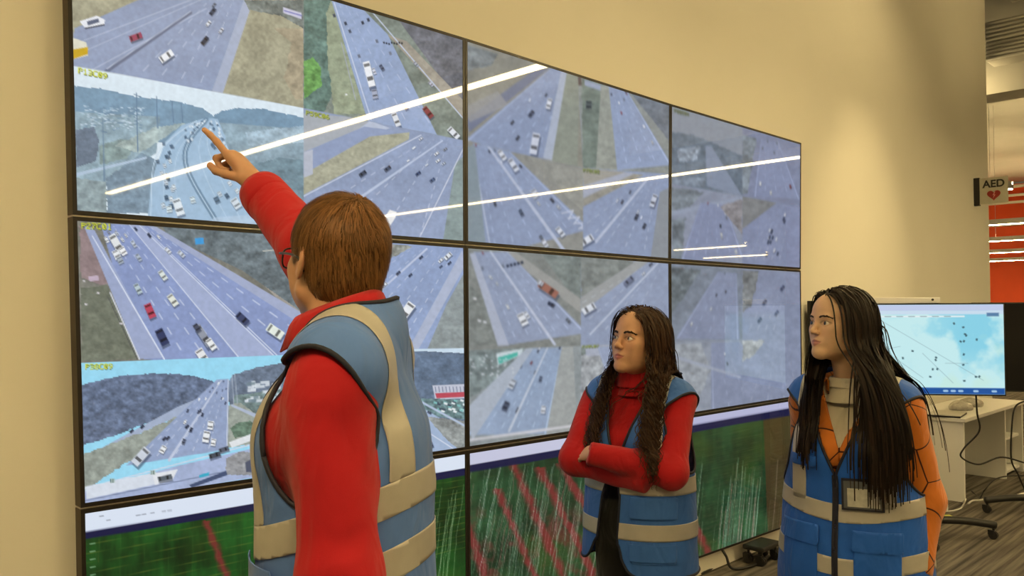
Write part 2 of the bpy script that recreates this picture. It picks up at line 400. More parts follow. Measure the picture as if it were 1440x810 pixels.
    for k in range(75):
        t = r.random(); sd = r.random() < .5
        yy = 170+125*t**1.8
        if sd: xx = 292-8*t-60*math.sin(min(1, t*1.3)*1.6)*(.4+.6*r.random())
        else: xx = 294-18*math.sin(t*3.1)*.4+(8+52*t)*(.3+.7*r.random())
        if 245 < xx < 282 and yy > 200 and sd: xx -= 24
        L = 2.2+5.5*t; P.car(xx, yy, L, 1.3 if sd else 1.0, [(236, 243, 248), (58, 82, 108), (88, 108, 130), (215, 226, 236)][k % 4], .75, shadow=L > 4)
    P.car(251, 291, 24, 1.25, (236, 242, 246), .5); P.car(238, 294, 9, 1.4, (225, 238, 240), .9); P.car(271, 281, 9, 1.3, (220, 235, 240), .8); P.car(305, 281, 9, 1.1, (75, 100, 125), .8)
    P.car(332, 286, 15, 1.0, (225, 232, 238), .7); P.car(352, 292, 12, .9, (120, 140, 160), .7)
    for x, y0, y1 in ((193, 131, 213), (221, 136, 180), (243, 143, 172), (256, 146, 172), (146, 168, 254)): P.line((x-1, y0), (x+1, y1), 1.1, (86, 112, 140), 1.8)
    P.line((189, 133), (198, 136), 1, (86, 112, 140)); P.line((142, 184), (150, 186), 1.2, (86, 112, 140))
    P.line((150, 322), (372, 309), 5, (186, 205, 224), alpha=.55); P.poly([(300, 306), (430, 296), (430, 345), (290, 330)], (186, 206, 226), .7)
    P.poly([(92, 296), (120, 297), (120, 301), (92, 300)], (200, 206, 226))
    P.poly([(90, 80), (440, 140), (440, 345), (90, 345)], (196, 222, 242), .22)
    P.text('P13C09', 110, 95, 8, .2)
    # upper right view
    P.region([(427, -140), (675, -140), (675, 202), (427, 152)])
    P.poly([(427, -140), (675, -140), (675, 210), (427, 160)], (130, 140, 132), tex=(18, .18), seed=16)
    P.land([(427, -60), (470, -60), (470, 40), (480, 100), (455, 160), (427, 155)], (104, 130, 122), 17, (12, .3))
    P.land([(427, 86), (440, 80), (452, 96), (452, 122), (440, 130), (427, 140)], (110, 158, 92), 18, (7, .3))
    P.land([(466, 0), (478, 40), (514, 160), (470, 160), (462, 90), (458, 20)], (156, 166, 142), 19, (9, .15))
    P.poly([(490, -60), (545, -60), (660, 40), (660, 165), (620, 110)], (114, 116, 124), tex=(14, .22), seed=20)
    P.poly([(544, 48), (572, 58), (660, 150), (660, 175)], (164, 158, 146), tex=(10, .1))
    P.poly([(452, -60), (492, -60), (545, 48), (614, 118), (660, 172), (660, 210), (520, 180), (466, 0)], (154, 172, 206), tex=(40, .05))
    P.line((470, 4), (522, 168), 1.5, (205, 215, 235)); P.line((492, -20), (656, 172), 1.6, (196, 206, 226))
    for k in range(3): P.dash((472+k*6, -8), (540+k*36, 175+k*5), 14, .6, (205, 214, 234), 1.3)
    P.car(519, 104, 36, 1.32, (240, 243, 248), .28); P.car(527, 132, 13, 1.4, (170, 178, 200), .6); P.car(526, 100, 9, 1.2, (215, 220, 235)); P.car(537, 95, 9, 1.0, (96, 106, 132))
    for k in range(8): P.car(540+k*3.6, 60+.9*(k % 3), 2.6, 1.2, (34, 38, 48), .8, False)
    for x, y, c in ((470, 22, 70), (486, 33, 60), (510, 32, 50), (505, 79, 110), (549, 75, 120), (530, 58, 110), (492, 44, 80), (518, 28, 60)): P.car(x, y, 5, 1.2, (c, c+8, c+26), .7, False)
    P.car(602, 158, 18, .9, (140, 66, 72), .42); P.car(570, 150, 10, 1.0, (130, 124, 148)); P.car(638, 187, 19, .8, (232, 236, 244), .42); P.car(585, 90, 8, .8, (180, 186, 200)); P.car(606, 118, 8, .8, (200, 200, 214))
    P.line((480, 60), (500, 140), 1, (170, 176, 196)); P.car(487, 133, 3, 0, (226, 230, 232), .8, False); P.car(557, 168, 20, 1.2, (226, 230, 238), .4)
    # lower right view
    P.region([(427, 152), (675, 202), (675, 360), (427, 330)])
    P.poly([(427, 140), (675, 190), (675, 360), (427, 360)], (150, 164, 194), tex=(40, .06), seed=21)
    P.poly([(427, 160), (500, 165), (535, 178), (427, 232)], (172, 178, 186)); P.poly([(490, 192), (520, 170), (548, 180), (510, 198)], (188, 198, 218))
    P.poly([(427, 214), (512, 178), (560, 184), (427, 252)], (150, 164, 196)); P.poly([(427, 245), (520, 192), (576, 186), (575, 196), (427, 274)], (170, 170, 150), tex=(8, .12))
    P.poly([(427, 214), (440, 210), (440, 245), (427, 250)], (186, 192, 206))
    P.line((427, 276), (592, 190), 1.5, (206, 214, 232)); P.line((492, 288), (622, 198), 4, (190, 202, 226), 2)
    for k in range(4): P.dash((600+k*10, 196), (438+k*50, 300+k*14), 13, .6, (214, 221, 238), 1.7, power=1.3)
    P.poly([(640, 230), (652, 220), (656, 350), (622, 345)], (142, 158, 158), tex=(9, .1))
    P.line((652, 208), (592, 330), 1.4, (210, 216, 232))
    for x, y, L, c in ((510, 244, 11, (70, 78, 96)), (545, 237, 10, (80, 88, 108)), (588, 244, 8, (70, 84, 120)), (608, 253, 8, (88, 104, 140)), (574, 226, 4, (240, 242, 246)), (592, 195, 6, (225, 230, 240)), (614, 216, 7, (228, 232, 240)), (616, 226, 7, (225, 230, 240)), (626, 210, 6, (150, 156, 170)), (600, 232, 5, (200, 208, 222)), (582, 208, 5, (226, 232, 240)), (624, 230, 6, (190, 200, 216))):
        P.car(x, y, L, 2.5, c)
    P.poly([(532, 318), (548, 295), (558, 298), (556, 306), (542, 328)], (238, 239, 240)); P.line((533, 320), (542, 329), 2, (90, 96, 116))
    P.text('P59C06', 430, 155, 6.5, .2, (190, 200, 70))

def pic_01(P):
    RC = (142, 158, 202)
    P.region([(100, 295), (432, 320), (432, 498), (100, 511)])
    P.poly([(100, 300), (440, 300), (440, 520), (100, 520)], (126, 126, 118), tex=(22, .18), seed=31)
    P.land([(112, 318), (136, 330), (160, 400), (140, 400), (114, 390)], (150, 132, 134), 32, (10, .12))
    P.land([(114, 405), (150, 400), (195, 505), (114, 508)], (116, 122, 108), 33, (9, .16))
    P.poly([(215, 300), (440, 300), (440, 470), (420, 450)], (164, 160, 152), tex=(12, .1), seed=34)
    P.land([(228, 316), (300, 322), (440, 330), (440, 450), (405, 425), (340, 380), (280, 352), (235, 332)], (112, 124, 130), 35, (14, .3))
    P.poly([(114, 313), (216, 318), (445, 462), (445, 520), (196, 505), (186, 470)], RC, tex=(60, .05))
    P.poly([(118, 318), (131, 320), (228, 503), (196, 505)], (160, 172, 206)); P.poly([(208, 318), (220, 319), (445, 452), (445, 470)], (166, 176, 206))
    P.poly([(182, 316), (196, 316), (388, 503), (336, 503)], (166, 178, 212))
    P.line((196, 317), (385, 500), 1.2, (214, 222, 240), 1.6); P.line((199, 317), (392, 502), .8, (214, 222, 240), 1.4); P.line((182, 316), (336, 503), 1, (214, 222, 240), 1.6); P.line((130, 332), (231, 505), 1.4, (222, 230, 246), 2)
    for a, b in (((150, 318), (262, 505)), ((160, 318), (290, 505)), ((171, 317), (318, 505)), ((203, 318), (412, 490)), ((209, 318), (432, 476))): P.dash(a, b, 13, .8, (222, 230, 246), 2.2)
    P.line((155, 412), (196, 505), 1.6, (220, 224, 234), 1.8); P.line((152, 418), (193, 505), 1, (80, 80, 84))
    W = (238, 242, 246)
    P.car(164, 343, 30, 1.05, (232, 236, 238), .36); P.car(173, 353, 12, 1.05, (245, 247, 250), .7); P.car(164, 358, 13, 1.1, W, .7); P.car(169, 366, 10, 1.1, (170, 182, 196), .8)
    for x, y, L, a, c in ((150, 337, 9, 1.1, W), (164, 328, 7, 1, (200, 208, 220)), (172, 337, 7, 1, (222, 228, 238)), (177, 331, 6, 1, (210, 216, 226)), (153, 327, 6, 1, (150, 160, 180)), (191, 322, 6, .9, (70, 80, 104)), (210, 331, 7, .9, (66, 74, 96)), (223, 333, 6, .9, W), (188, 343, 10, 1, (196, 206, 220)), (195, 362, 11, 1, (180, 192, 208)), (236, 352, 10, .8, (226, 232, 240)), (255, 357, 11, .8, (206, 214, 226)), (229, 387, 15, .95, (222, 230, 226)), (194, 406, 15, 1.1, (186, 204, 212)), (243, 422, 18, .95, (232, 236, 226)), (211, 437, 21, 1.15, (190, 72, 96)), (228, 474, 24, 1.1, (52, 62, 100)), (341, 448, 20, .75, (62, 72, 108)), (387, 466, 25, .6, (232, 240, 232)), (420, 462, 18, .6, (226, 232, 238))): P.car(x, y, L, a, c)
    P.car(286, 472, 34, .98, (150, 156, 170), .3); P.car(297, 484, 17, .98, (240, 243, 244), .55); P.car(277, 461, 12, .98, (78, 84, 104), .6); P.car(284, 500, 20, 1.0, (238, 240, 242), .6)
    P.poly([(274, 335), (286, 334), (287, 343), (275, 344)], (70, 158, 222)); P.poly([(124, 389), (138, 387), (139, 394), (126, 396)], (196, 178, 196)); P.line((370, 353), (395, 351), 1.5, (200, 200, 190))
    for x, y in ((118, 395), (121, 428), (138, 412), (170, 455)): P.car(x, y, 4, .2, (210, 206, 210), .6, False)
    P.text('P27C01', 114, 313, 8.5, .04)
    # lower left view: hills, interstate and overpass
    P.region([(100, 511), (432, 498), (432, 700), (100, 716)])
    P.poly([(100, 495), (440, 495), (440, 720), (100, 720)], (156, 220, 246))
    P.land([(100, 545), (135, 536), (175, 528), (220, 525), (265, 527), (300, 536), (310, 548), (248, 580), (150, 616), (100, 632)], (104, 118, 144), 41, (8, .3))
    P.land([(318, 545), (328, 527), (360, 517), (400, 510), (440, 512), (440, 620), (330, 600)], (112, 126, 146), 42, (9, .25))
    P.land([(330, 556), (440, 540), (440, 600), (340, 590), (328, 572)], (118, 138, 138), 43, (8, .3))
    r = np.random.default_rng(12)
    for k in range(46):
        x = 342+r.random()*60; y = 536+r.random()*28; w = 5+r.random()*9; P.poly([(x, y), (x+w, y-1), (x+w, y+3), (x, y+4)], (222, 230, 238) if k % 3 else (120, 140, 150), .8)
    P.poly([(120, 626), (250, 572), (300, 545), (305, 548), (262, 580), (120, 645)], (166, 180, 206))
    P.land([(100, 645), (200, 608), (262, 580), (255, 600), (182, 648), (120, 690), (100, 690)], (152, 160, 152), 44, (12, .2))
    P.land([(318, 570), (338, 566), (372, 592), (372, 622), (318, 630)], (160, 168, 160), 45, (10, .15)); P.line((326, 570), (372, 590), 3, (178, 190, 212), 6)
    P.land([(324, 602), (336, 594), (352, 592), (364, 600), (362, 612), (330, 616)], (104, 128, 112), 46, (6, .3))
    P.poly([(303, 534), (322, 533), (320, 632), (175, 655), (250, 585)], (150, 166, 200), tex=(40, .05))
    for a, b in (((306, 535), (190, 650)), ((309, 535), (215, 648)), ((312, 535), (243, 645)), ((315, 535), (268, 641)), ((317, 535), (292, 637))): P.dash(a, b, 14, .5, (216, 224, 240), 1.5)
    P.line((311, 535), (238, 647), 1.4, (196, 206, 228), 4); P.line((321, 534), (319, 632), 1.2, (214, 222, 238)); P.line((326, 528), (329, 570), 1, (170, 180, 196)); P.line((330, 526), (334, 568), 1, (170, 180, 196))
    for k in range(22):
        t = r.random()**1.6; ln = r.random(); a = np.array([306+13*ln, 536]); b = np.array([195+118*ln, 640]); p = a+(b-a)*t
        P.car(p[0], p[1], 2+7*t, 1.9, [(66, 74, 96), (236, 240, 244), (90, 100, 124)][k % 3], .6, t > .3)
    P.car(296, 598, 12, 1.7, W, .7); P.car(290, 614, 16, 1.75, W, .6); P.car(300, 622, 10, 1.75, (240, 243, 246), .7); P.car(198, 642, 28, 2.3, (206, 214, 226), .45); P.car(229, 632, 11, 2.1, W, .7)
    for x, y in ((231, 617), (236, 616), (263, 600), (185, 606), (200, 600)): P.car(x, y, 6, 2.4, (62, 70, 92), .6)
    P.poly([(100, 690), (250, 655), (380, 620), (380, 668), (110, 712), (100, 712)], (168, 182, 216), tex=(30, .06)); P.line((100, 692), (380, 618), 1.4, (212, 220, 238), 1.8); P.line((120, 704), (380, 650), 1.2, (120, 132, 162), 1.6)
    P.poly([(120, 684), (220, 664), (224, 680), (122, 702)], (216, 224, 236)); P.poly([(214, 666), (250, 660), (242, 676), (218, 682)], (228, 232, 238)); P.car(232, 672, 20, -.2, (90, 100, 110), .35)
    for x in (158, 215): P.car(x, 676+(158-x)*.2, 7, 0, (172, 194, 190), .9, False)
    P.poly([(322, 622), (356, 609), (358, 618), (326, 630)], (228, 232, 236)); P.car(302, 640, 16, -.3, (70, 78, 92), .45); P.car(315, 632, 14, -.3, (88, 96, 112), .45)
    P.land([(318, 645), (335, 636), (370, 634), (370, 668), (318, 668)], (150, 152, 156), 47, (7, .2)); P.poly([(266, 682), (318, 662), (320, 668), (270, 686)], (70, 84, 118)); P.poly([(280, 668), (294, 664), (294, 669), (280, 672)], (60, 170, 200))
    P.poly([(345, 650), (358, 644), (358, 664), (346, 664)], (82, 88, 108))
    P.text('P38C09', 120, 512, 7.5, -.02)
    # right-hand views
    P.region([(432, 320), (675, 335), (675, 489), (432, 494)])
    P.poly([(432, 320), (675, 320), (675, 500), (432, 500)], (150, 168, 205), tex=(50, .06), seed=48)
    P.land([(520, 340), (580, 346), (545, 366), (520, 372)], (158, 162, 156), 49)
    P.poly([(652, 372), (660, 372), (660, 500), (588, 500), (628, 428)], (146, 156, 158), tex=(10, .12)); P.poly([(650, 352), (655, 372), (588, 492), (574, 492)], (176, 186, 210))
    for k in range(5): P.dash((640-k*16, 352), (560-k*34, 492-k*8), 11, .7, (220, 227, 242), 1.7, power=1.2)
    P.line((600, 350), (500, 440), 2.6, (194, 204, 228)); P.car(572, 437, 26, 2.2, W, .5)
    for x, y, L in ((560, 384, 7), (577, 387, 6), (592, 362, 6), (620, 366, 8), (630, 360, 12), (632, 370, 6), (541, 400, 8), (620, 375, 5)): P.car(x, y, L, 2.4, (72, 84, 112) if L < 8 else (226, 232, 240))
    P.region([(432, 494), (675, 489), (675, 645), (432, 660)])
    P.poly([(432, 480), (675, 480), (675, 660), (432, 660)], (206, 226, 242)); P.land([(425, 505), (520, 498), (600, 494), (675, 498), (675, 600), (425, 610)], (104, 122, 146), 51, (9, .2))
    P.poly([(608, 542), (655, 540), (656, 560), (612, 562)], (196, 200, 216)); P.poly([(612, 553), (656, 551), (656, 558), (614, 560)], (190, 80, 96)); P.land([(585, 560), (656, 562), (656, 590), (600, 585)], (108, 136, 140), 52, (6, .4))
    for k in range(9): P.line((612+k*5, 544), (613+k*5, 551), .9, (90, 100, 130))
    for k in range(26):
        x = 612+r.random()*42; y = 563+r.random()*16; P.car(x, y, 5, .3, [(130, 190, 190), (226, 234, 238), (70, 84, 100)][k % 3], .6, False)
    P.poly([(425, 620), (500, 585), (595, 574), (656, 610), (656, 660), (425, 670)], (164, 184, 214)); P.land([(600, 586), (656, 592), (656, 640), (630, 620)], (146, 152, 152), 53); P.line((594, 566), (656, 600), 3, (180, 196, 220)); P.line((590, 600), (645, 636), 1.4, (214, 222, 238))
    P.car(594, 627, 9, 1.2, (60, 76, 108), .8); P.car(606, 626, 8, 1.2, (70, 86, 116), .8); P.car(604, 580, 6, .5, (84, 96, 120))

def soft(c, k=.0): return c
def pic_10(P):
    RC = (146, 161, 192)
    P.region([(640, 30), (812, 95), (820, 236), (640, 196)])
    P.poly([(640, 30), (830, 80), (830, 240), (640, 240)], (148, 146, 130), tex=(20, .1), seed=61)
    P.land([(650, 60), (700, 76), (690, 92), (655, 100)], (130, 138, 138), 62); P.poly([(655, 168), (752, 98), (772, 96), (660, 186)], (118, 126, 150)); P.poly([(655, 150), (700, 128), (715, 148), (660, 172)], (160, 160, 158), .8)
    P.road((775, 95), (655, 196), (810, 98), (772, 236), RC, 5, 12, (.5, 1.4), 5, 63, (3, 8))
    P.poly([(796, 96), (815, 100), (812, 236), (768, 232)], (148, 154, 136), tex=(10, .08)); P.poly([(790, 96), (798, 97), (776, 226), (764, 222)], (178, 188, 206))
    P.car(752, 202, 30, 1.75, (214, 220, 234), .36); P.car(747, 160, 10, 2.2, (70, 80, 104)); P.car(772, 146, 15, 1.8, (230, 234, 242), .45); P.car(745, 141, 5, 2, (215, 222, 236))
    P.region([(812, 95), (955, 140), (955, 246), (820, 236)])
    P.poly([(812, 90), (960, 130), (960, 260), (812, 250)], (146, 152, 146), tex=(14, .12), seed=64)
    P.land([(818, 110), (850, 112), (858, 236), (820, 236)], (122, 136, 122), 65, (10, .18)); P.land([(876, 118), (920, 130), (942, 150), (942, 200), (915, 165)], (118, 128, 138), 66, (10, .2)); P.poly([(822, 112), (858, 124), (858, 132), (822, 120)], (160, 172, 196))
    P.road((855, 120), (862, 240), (882, 128), (945, 232), (150, 166, 198), 4, 12, (.5, 1.2), 8, 67, (3, 7))
    P.poly([(845, 120), (856, 122), (868, 240), (838, 240)], (158, 162, 148), tex=(8, .1)); P.poly([(810, 104), (817, 106), (818, 120), (808, 120)], (96, 80, 76)); P.line((812, 120), (816, 175), 2, (176, 186, 204)); P.car(828, 148, 12, 1.6, (86, 96, 96), .7, False)
    P.region([(640, 196), (820, 236), (820, 400), (640, 400)])
    P.poly([(640, 190), (830, 230), (830, 380), (640, 380)], (150, 150, 140), tex=(14, .1), seed=68)
    P.road((665, 200), (672, 365), (712, 208), (830, 322), RC, 6, 13, (.5, 1.4), 12, 69, (4, 9)); P.line((686, 205), (800, 362), 3, (190, 200, 222), 5); P.line((664, 205), (690, 350), 1.6, (196, 206, 226)); P.poly([(655, 205), (668, 205), (685, 360), (655, 350)], (138, 154, 160))
    P.poly([(745, 222), (822, 240), (822, 298), (800, 280)], (156, 156, 144), tex=(9, .1))
    for k in range(4): P.line((790+k*9, 300+k*7), (806+k*9, 296+k*9), 1.8, (206, 212, 228)); P.line((806+k*9, 296+k*9), (800+k*7, 308+k*7), 1.8, (206, 212, 228))
    P.car(722, 232, 20, 1.0, (220, 226, 238), .4); P.car(706, 218, 16, 1.0, (226, 231, 240), .45); P.car(752, 272, 12, 1.0, (214, 220, 232), .7); P.car(788, 326, 15, .9, (224, 230, 240)); P.car(766, 342, 12, 1, (226, 230, 240)); P.car(733, 299, 10, 1.1, (84, 98, 122))
    P.region([(820, 236), (955, 246), (955, 390), (820, 390)])
    P.poly([(815, 230), (960, 230), (960, 390), (815, 390)], RC, tex=(30, .05), seed=70)
    P.poly([(818, 236), (880, 242), (822, 266)], (168, 164, 150)); P.poly([(818, 272), (890, 244), (905, 246), (818, 292)], (160, 156, 140), tex=(8, .1)); P.poly([(818, 262), (880, 242), (892, 244), (818, 280)], (174, 180, 196)); P.poly([(928, 270), (945, 262), (945, 365), (915, 362)], (146, 152, 156))
    for k in range(5): P.dash((925-k*6, 250+k*2), (905-k*28, 358-k*5), 10, .6, (204, 212, 230), 1.5, power=1.2)
    P.line((912, 250), (838, 340), 3, (190, 200, 222), 4); P.car(825, 338, 20, 2.6, (226, 231, 240), .5); P.car(919, 282, 18, 1.9, (206, 212, 226), .4)
    for x, y, L, c in ((895, 305, 9, 70), (906, 318, 8, 76), (897, 298, 6, 215), (868, 282, 6, 220), (875, 284, 6, 90), (902, 306, 5, 220), (886, 270, 5, 84)): P.car(x, y, L, 2.0, (c, c+8, min(255, c+26)))
    for x, y, st in ((661, 205, 'P60C05'), (820, 237, 'P75C02'), (658, 59, 'P65C05')): P.text(st, x, y, 4.5, .1, (150, 166, 70))
    P.region(); P.C[:] = P.C*.96+np.array([6, 8, 14])  # pale veil of screen glare mixed into the picture colours

def pic_11(P):
    RC = (150, 163, 192)
    P.region([(640, 330), (817, 356), (817, 486), (640, 494)])
    P.poly([(640, 330), (830, 330), (830, 500), (640, 500)], (136, 140, 134), tex=(14, .14), seed=81)
    P.poly([(712, 348), (822, 358), (822, 440), (800, 410)], (126, 136, 130), tex=(12, .22), seed=82); P.poly([(700, 350), (722, 352), (822, 424), (822, 444)], (162, 162, 156))
    P.road((666, 354), (708, 486), (714, 354), (826, 468), RC, 6, 13, (.5, 1.5), 6, 83, (4, 9)); P.poly([(660, 356), (668, 356), (716, 486), (700, 486)], (176, 184, 204)); P.line((690, 354), (780, 484), 2.4, (196, 204, 224), 4)
    P.land([(660, 400), (680, 420), (698, 484), (660, 488)], (130, 136, 130), 84, (8, .2))
    P.car(771, 407, 30, .6, (168, 104, 84), .36); P.car(760, 398, 8, .6, (214, 218, 228), .8); P.car(735, 449, 18, 1.1, (236, 239, 244), .6); P.car(741, 443, 11, 1, (226, 231, 240)); P.car(775, 428, 10, .5, (52, 60, 84)); P.car(690, 390, 7, .8, (220, 226, 236))
    for k in range(5): P.car(714+k*5, 374-k*1.2, 4, 1.2, (46, 54, 74), .9, False)
    for x, y in ((674, 451), (682, 453), (668, 420)): P.car(x, y, 5, .4, (216, 218, 222), .6, False)
    P.region([(817, 356), (955, 365), (955, 480), (817, 486)])
    P.poly([(815, 350), (960, 350), (960, 500), (815, 500)], RC, tex=(30, .05), seed=85)
    P.land([(815, 352), (900, 362), (860, 395), (818, 425)], (132, 138, 132), 86, (9, .2)); P.poly([(817, 418), (896, 366), (912, 368), (817, 440)], (164, 166, 164))
    for k in range(4): P.dash((932-k*7, 372), (870-k*24, 486-k*16), 10, .6, (206, 214, 230), 1.4, power=1.2)
    P.line((925, 370), (830, 470), 2.4, (192, 202, 222)); P.car(828, 434, 20, 2.6, (226, 231, 240), .5); P.car(884, 395, 16, 2.4, (110, 118, 146), .4); P.car(915, 372, 6, 2.4, (90, 100, 124)); P.car(905, 385, 6, 2.4, (220, 226, 236))
    P.region([(640, 494), (817, 486), (817, 630), (640, 660)])
    P.poly([(640, 480), (830, 480), (830, 650), (640, 650)], (148, 156, 156), tex=(14, .1), seed=87)
    P.land([(655, 492), (740, 488), (730, 505), (700, 535), (660, 560)], (128, 142, 140), 88, (8, .3)); P.poly([(698, 497), (735, 490), (735, 498), (700, 514)], (206, 222, 226)); P.poly([(700, 503), (728, 495), (728, 500), (702, 512)], (70, 190, 170))
    P.road((745, 490), (655, 612), (792, 488), (770, 610), (150, 170, 200), 5, 12, (.5, 1.5), 7, 89, (4, 10)); P.poly([(740, 490), (750, 490), (664, 620), (655, 575)], (176, 186, 200)); P.poly([(790, 488), (806, 487), (812, 612), (768, 612)], (166, 170, 166), tex=(9, .08)); P.line((770, 489), (716, 606), 2, (196, 206, 222), 3.5)
    P.car(720, 540, 14, 2.0, (200, 208, 220), .6); P.car(711, 571, 13, 2.0, (70, 80, 104), .6); P.car(764, 576, 11, 1.7, (226, 231, 240), .6); P.car(760, 533, 8, 1.8, (96, 108, 132))
    for k in range(30): P.car(662+rng.random()*60, 500+rng.random()*30, 3, .4, (216, 222, 228), .6, False)
    P.region([(817, 486), (955, 480), (955, 610), (817, 630)])
    P.poly([(815, 480), (960, 480), (960, 650), (815, 650)], (168, 174, 190), tex=(16, .08), seed=90); P.land([(812, 488), (824, 488), (818, 540), (806, 520)], (120, 130, 124), 91); P.land([(818, 500), (850, 500), (835, 600), (815, 612)], (172, 176, 178), 92)
    P.road((840, 488), (880, 610), (890, 486), (990, 600), (156, 168, 196), 4, 10, (.5, 1.4), 6, 93, (4, 8))
    for x, y, st in ((661, 489, 'P20C06'), (819, 484, 'P20C07'), (659, 353, 'P70C02')): P.text(st, x, y, 4.5, 0, (160, 176, 60))
    P.region(); P.C[:] = P.C*.97+np.array([6, 8, 12])  # colours lifted to imitate glare on the glass
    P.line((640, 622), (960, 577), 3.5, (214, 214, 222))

def pic_20(P):
    RC = (138, 150, 186)
    P.region([(930, 130), (1044, 178), (1044, 275), (930, 256)])
    P.poly([(930, 130), (1050, 150), (1050, 290), (930, 290)], (146, 156, 172)); P.land([(940, 185), (975, 190), (1000, 200), (1050, 222), (1050, 290), (940, 290)], (112, 128, 146), 101, (10, .2))
    P.poly([(992, 205), (1000, 205), (1044, 276), (994, 262)], (140, 154, 180)); P.land([(950, 210), (985, 205), (980, 225), (955, 228)], (150, 164, 182), 102, (4, .4)); P.land([(944, 245), (992, 252), (990, 262), (944, 262)], (130, 144, 162), 103)
    P.region([(1044, 178), (1135, 200), (1135, 295), (1044, 275)])
    P.poly([(1040, 170), (1140, 190), (1140, 300), (1040, 300)], (134, 144, 176), tex=(16, .08), seed=104); P.land([(1044, 190), (1064, 195), (1052, 272), (1044, 274)], (126, 138, 150), 105)
    P.road((1070, 196), (1060, 276), (1095, 200), (1125, 280), RC, 4, 8, (.4, 1), 7, 106, (3, 6))
    P.region([(930, 256), (1044, 275), (1044, 390), (930, 390)])
    P.poly([(930, 250), (1050, 260), (1050, 390), (930, 390)], (146, 156, 180), tex=(16, .08), seed=107); P.land([(940, 262), (990, 270), (960, 300), (945, 300)], (130, 142, 154), 108)
    P.line((945, 300), (1044, 280), 7, (156, 168, 194)); P.road((985, 285), (955, 372), (1020, 288), (1046, 360), RC, 5, 8, (.4, 1.2), 9, 109, (3, 7)); P.land([(945, 310), (965, 305), (958, 370), (945, 368)], (122, 134, 146), 110); P.land([(1012, 290), (1044, 280), (1044, 330)], (142, 140, 146), 113)
    P.region([(1044, 275), (1135, 295), (1135, 400), (1044, 390)])
    P.poly([(1040, 270), (1140, 270), (1140, 400), (1040, 400)], RC, tex=(16, .06), seed=111); P.poly([(1044, 276), (1094, 284), (1044, 322)], (134, 138, 142), tex=(8, .1))
    for k in range(5): P.dash((1112-k*5, 290), (1095-k*12, 372), 8, .4, (188, 196, 218), 1.1, power=1.2)
    for k in range(16):
        y = 300+rng.random()*60; P.car(1085+rng.random()*22-(y-300)*.2, y, 5, 1.9, (66, 78, 108) if k % 3 else (200, 206, 222), .5)
    P.region(); P.text('P82C04', 948, 153, 4, .28, (120, 130, 80))

def pic_21(P):
    RC = (140, 152, 184)
    P.region([(930, 365), (1044, 378), (1044, 478), (930, 480)])
    P.poly([(930, 360), (1050, 360), (1050, 490), (930, 490)], (130, 142, 160), tex=(14, .12), seed=121); P.road((1010, 382), (950, 476), (1036, 384), (1040, 478), RC, 4, 9, (.4, 1.2), 5, 122, (3, 6)); P.land([(944, 375), (985, 380), (960, 420), (944, 440)], (112, 124, 132), 123)
    P.region([(1044, 378), (1135, 385), (1135, 474), (1044, 478)])
    P.poly([(1040, 370), (1140, 370), (1140, 480), (1040, 480)], RC, tex=(16, .07), seed=124); P.land([(1044, 380), (1068, 382), (1056, 430), (1044, 440)], (126, 132, 136), 125)
    for k in range(4): P.dash((1110-k*6, 386), (1085-k*12, 474), 8, .4, (186, 194, 216), 1.1)
    for x, y in ((1075, 425), (1092, 440), (1100, 405), (1068, 450)): P.car(x, y, 8, 2.2, (84, 100, 140), .45)
    P.region([(930, 480), (1044, 478), (1044, 590), (930, 605)])
    P.poly([(930, 470), (1050, 470), (1050, 610), (930, 610)], (152, 162, 180), tex=(16, .1), seed=126); P.road((1000, 482), (1000, 590), (1040, 480), (1110, 570), RC, 4, 9, (.4, 1.2), 4, 127, (3, 6)); P.land([(944, 484), (985, 482), (1000, 520), (975, 575), (944, 580)], (160, 168, 178), 128, (8, .2)); P.line((944, 500), (1040, 530), 4, (168, 178, 200))
    P.region([(1044, 478), (1135, 474), (1135, 580), (1044, 590)])
    P.poly([(1040, 470), (1140, 470), (1140, 600), (1040, 600)], (142, 154, 186), tex=(16, .07), seed=129); P.land([(1044, 480), (1076, 478), (1060, 500), (1044, 510)], (168, 172, 176), 130)
    for k in range(4): P.dash((1100-k*5, 478), (1130-k*26, 575), 8, .4, (186, 194, 216), 1.1)
    P.region(); P.line((930, 592), (1140, 560), 2.2, (186, 188, 198))

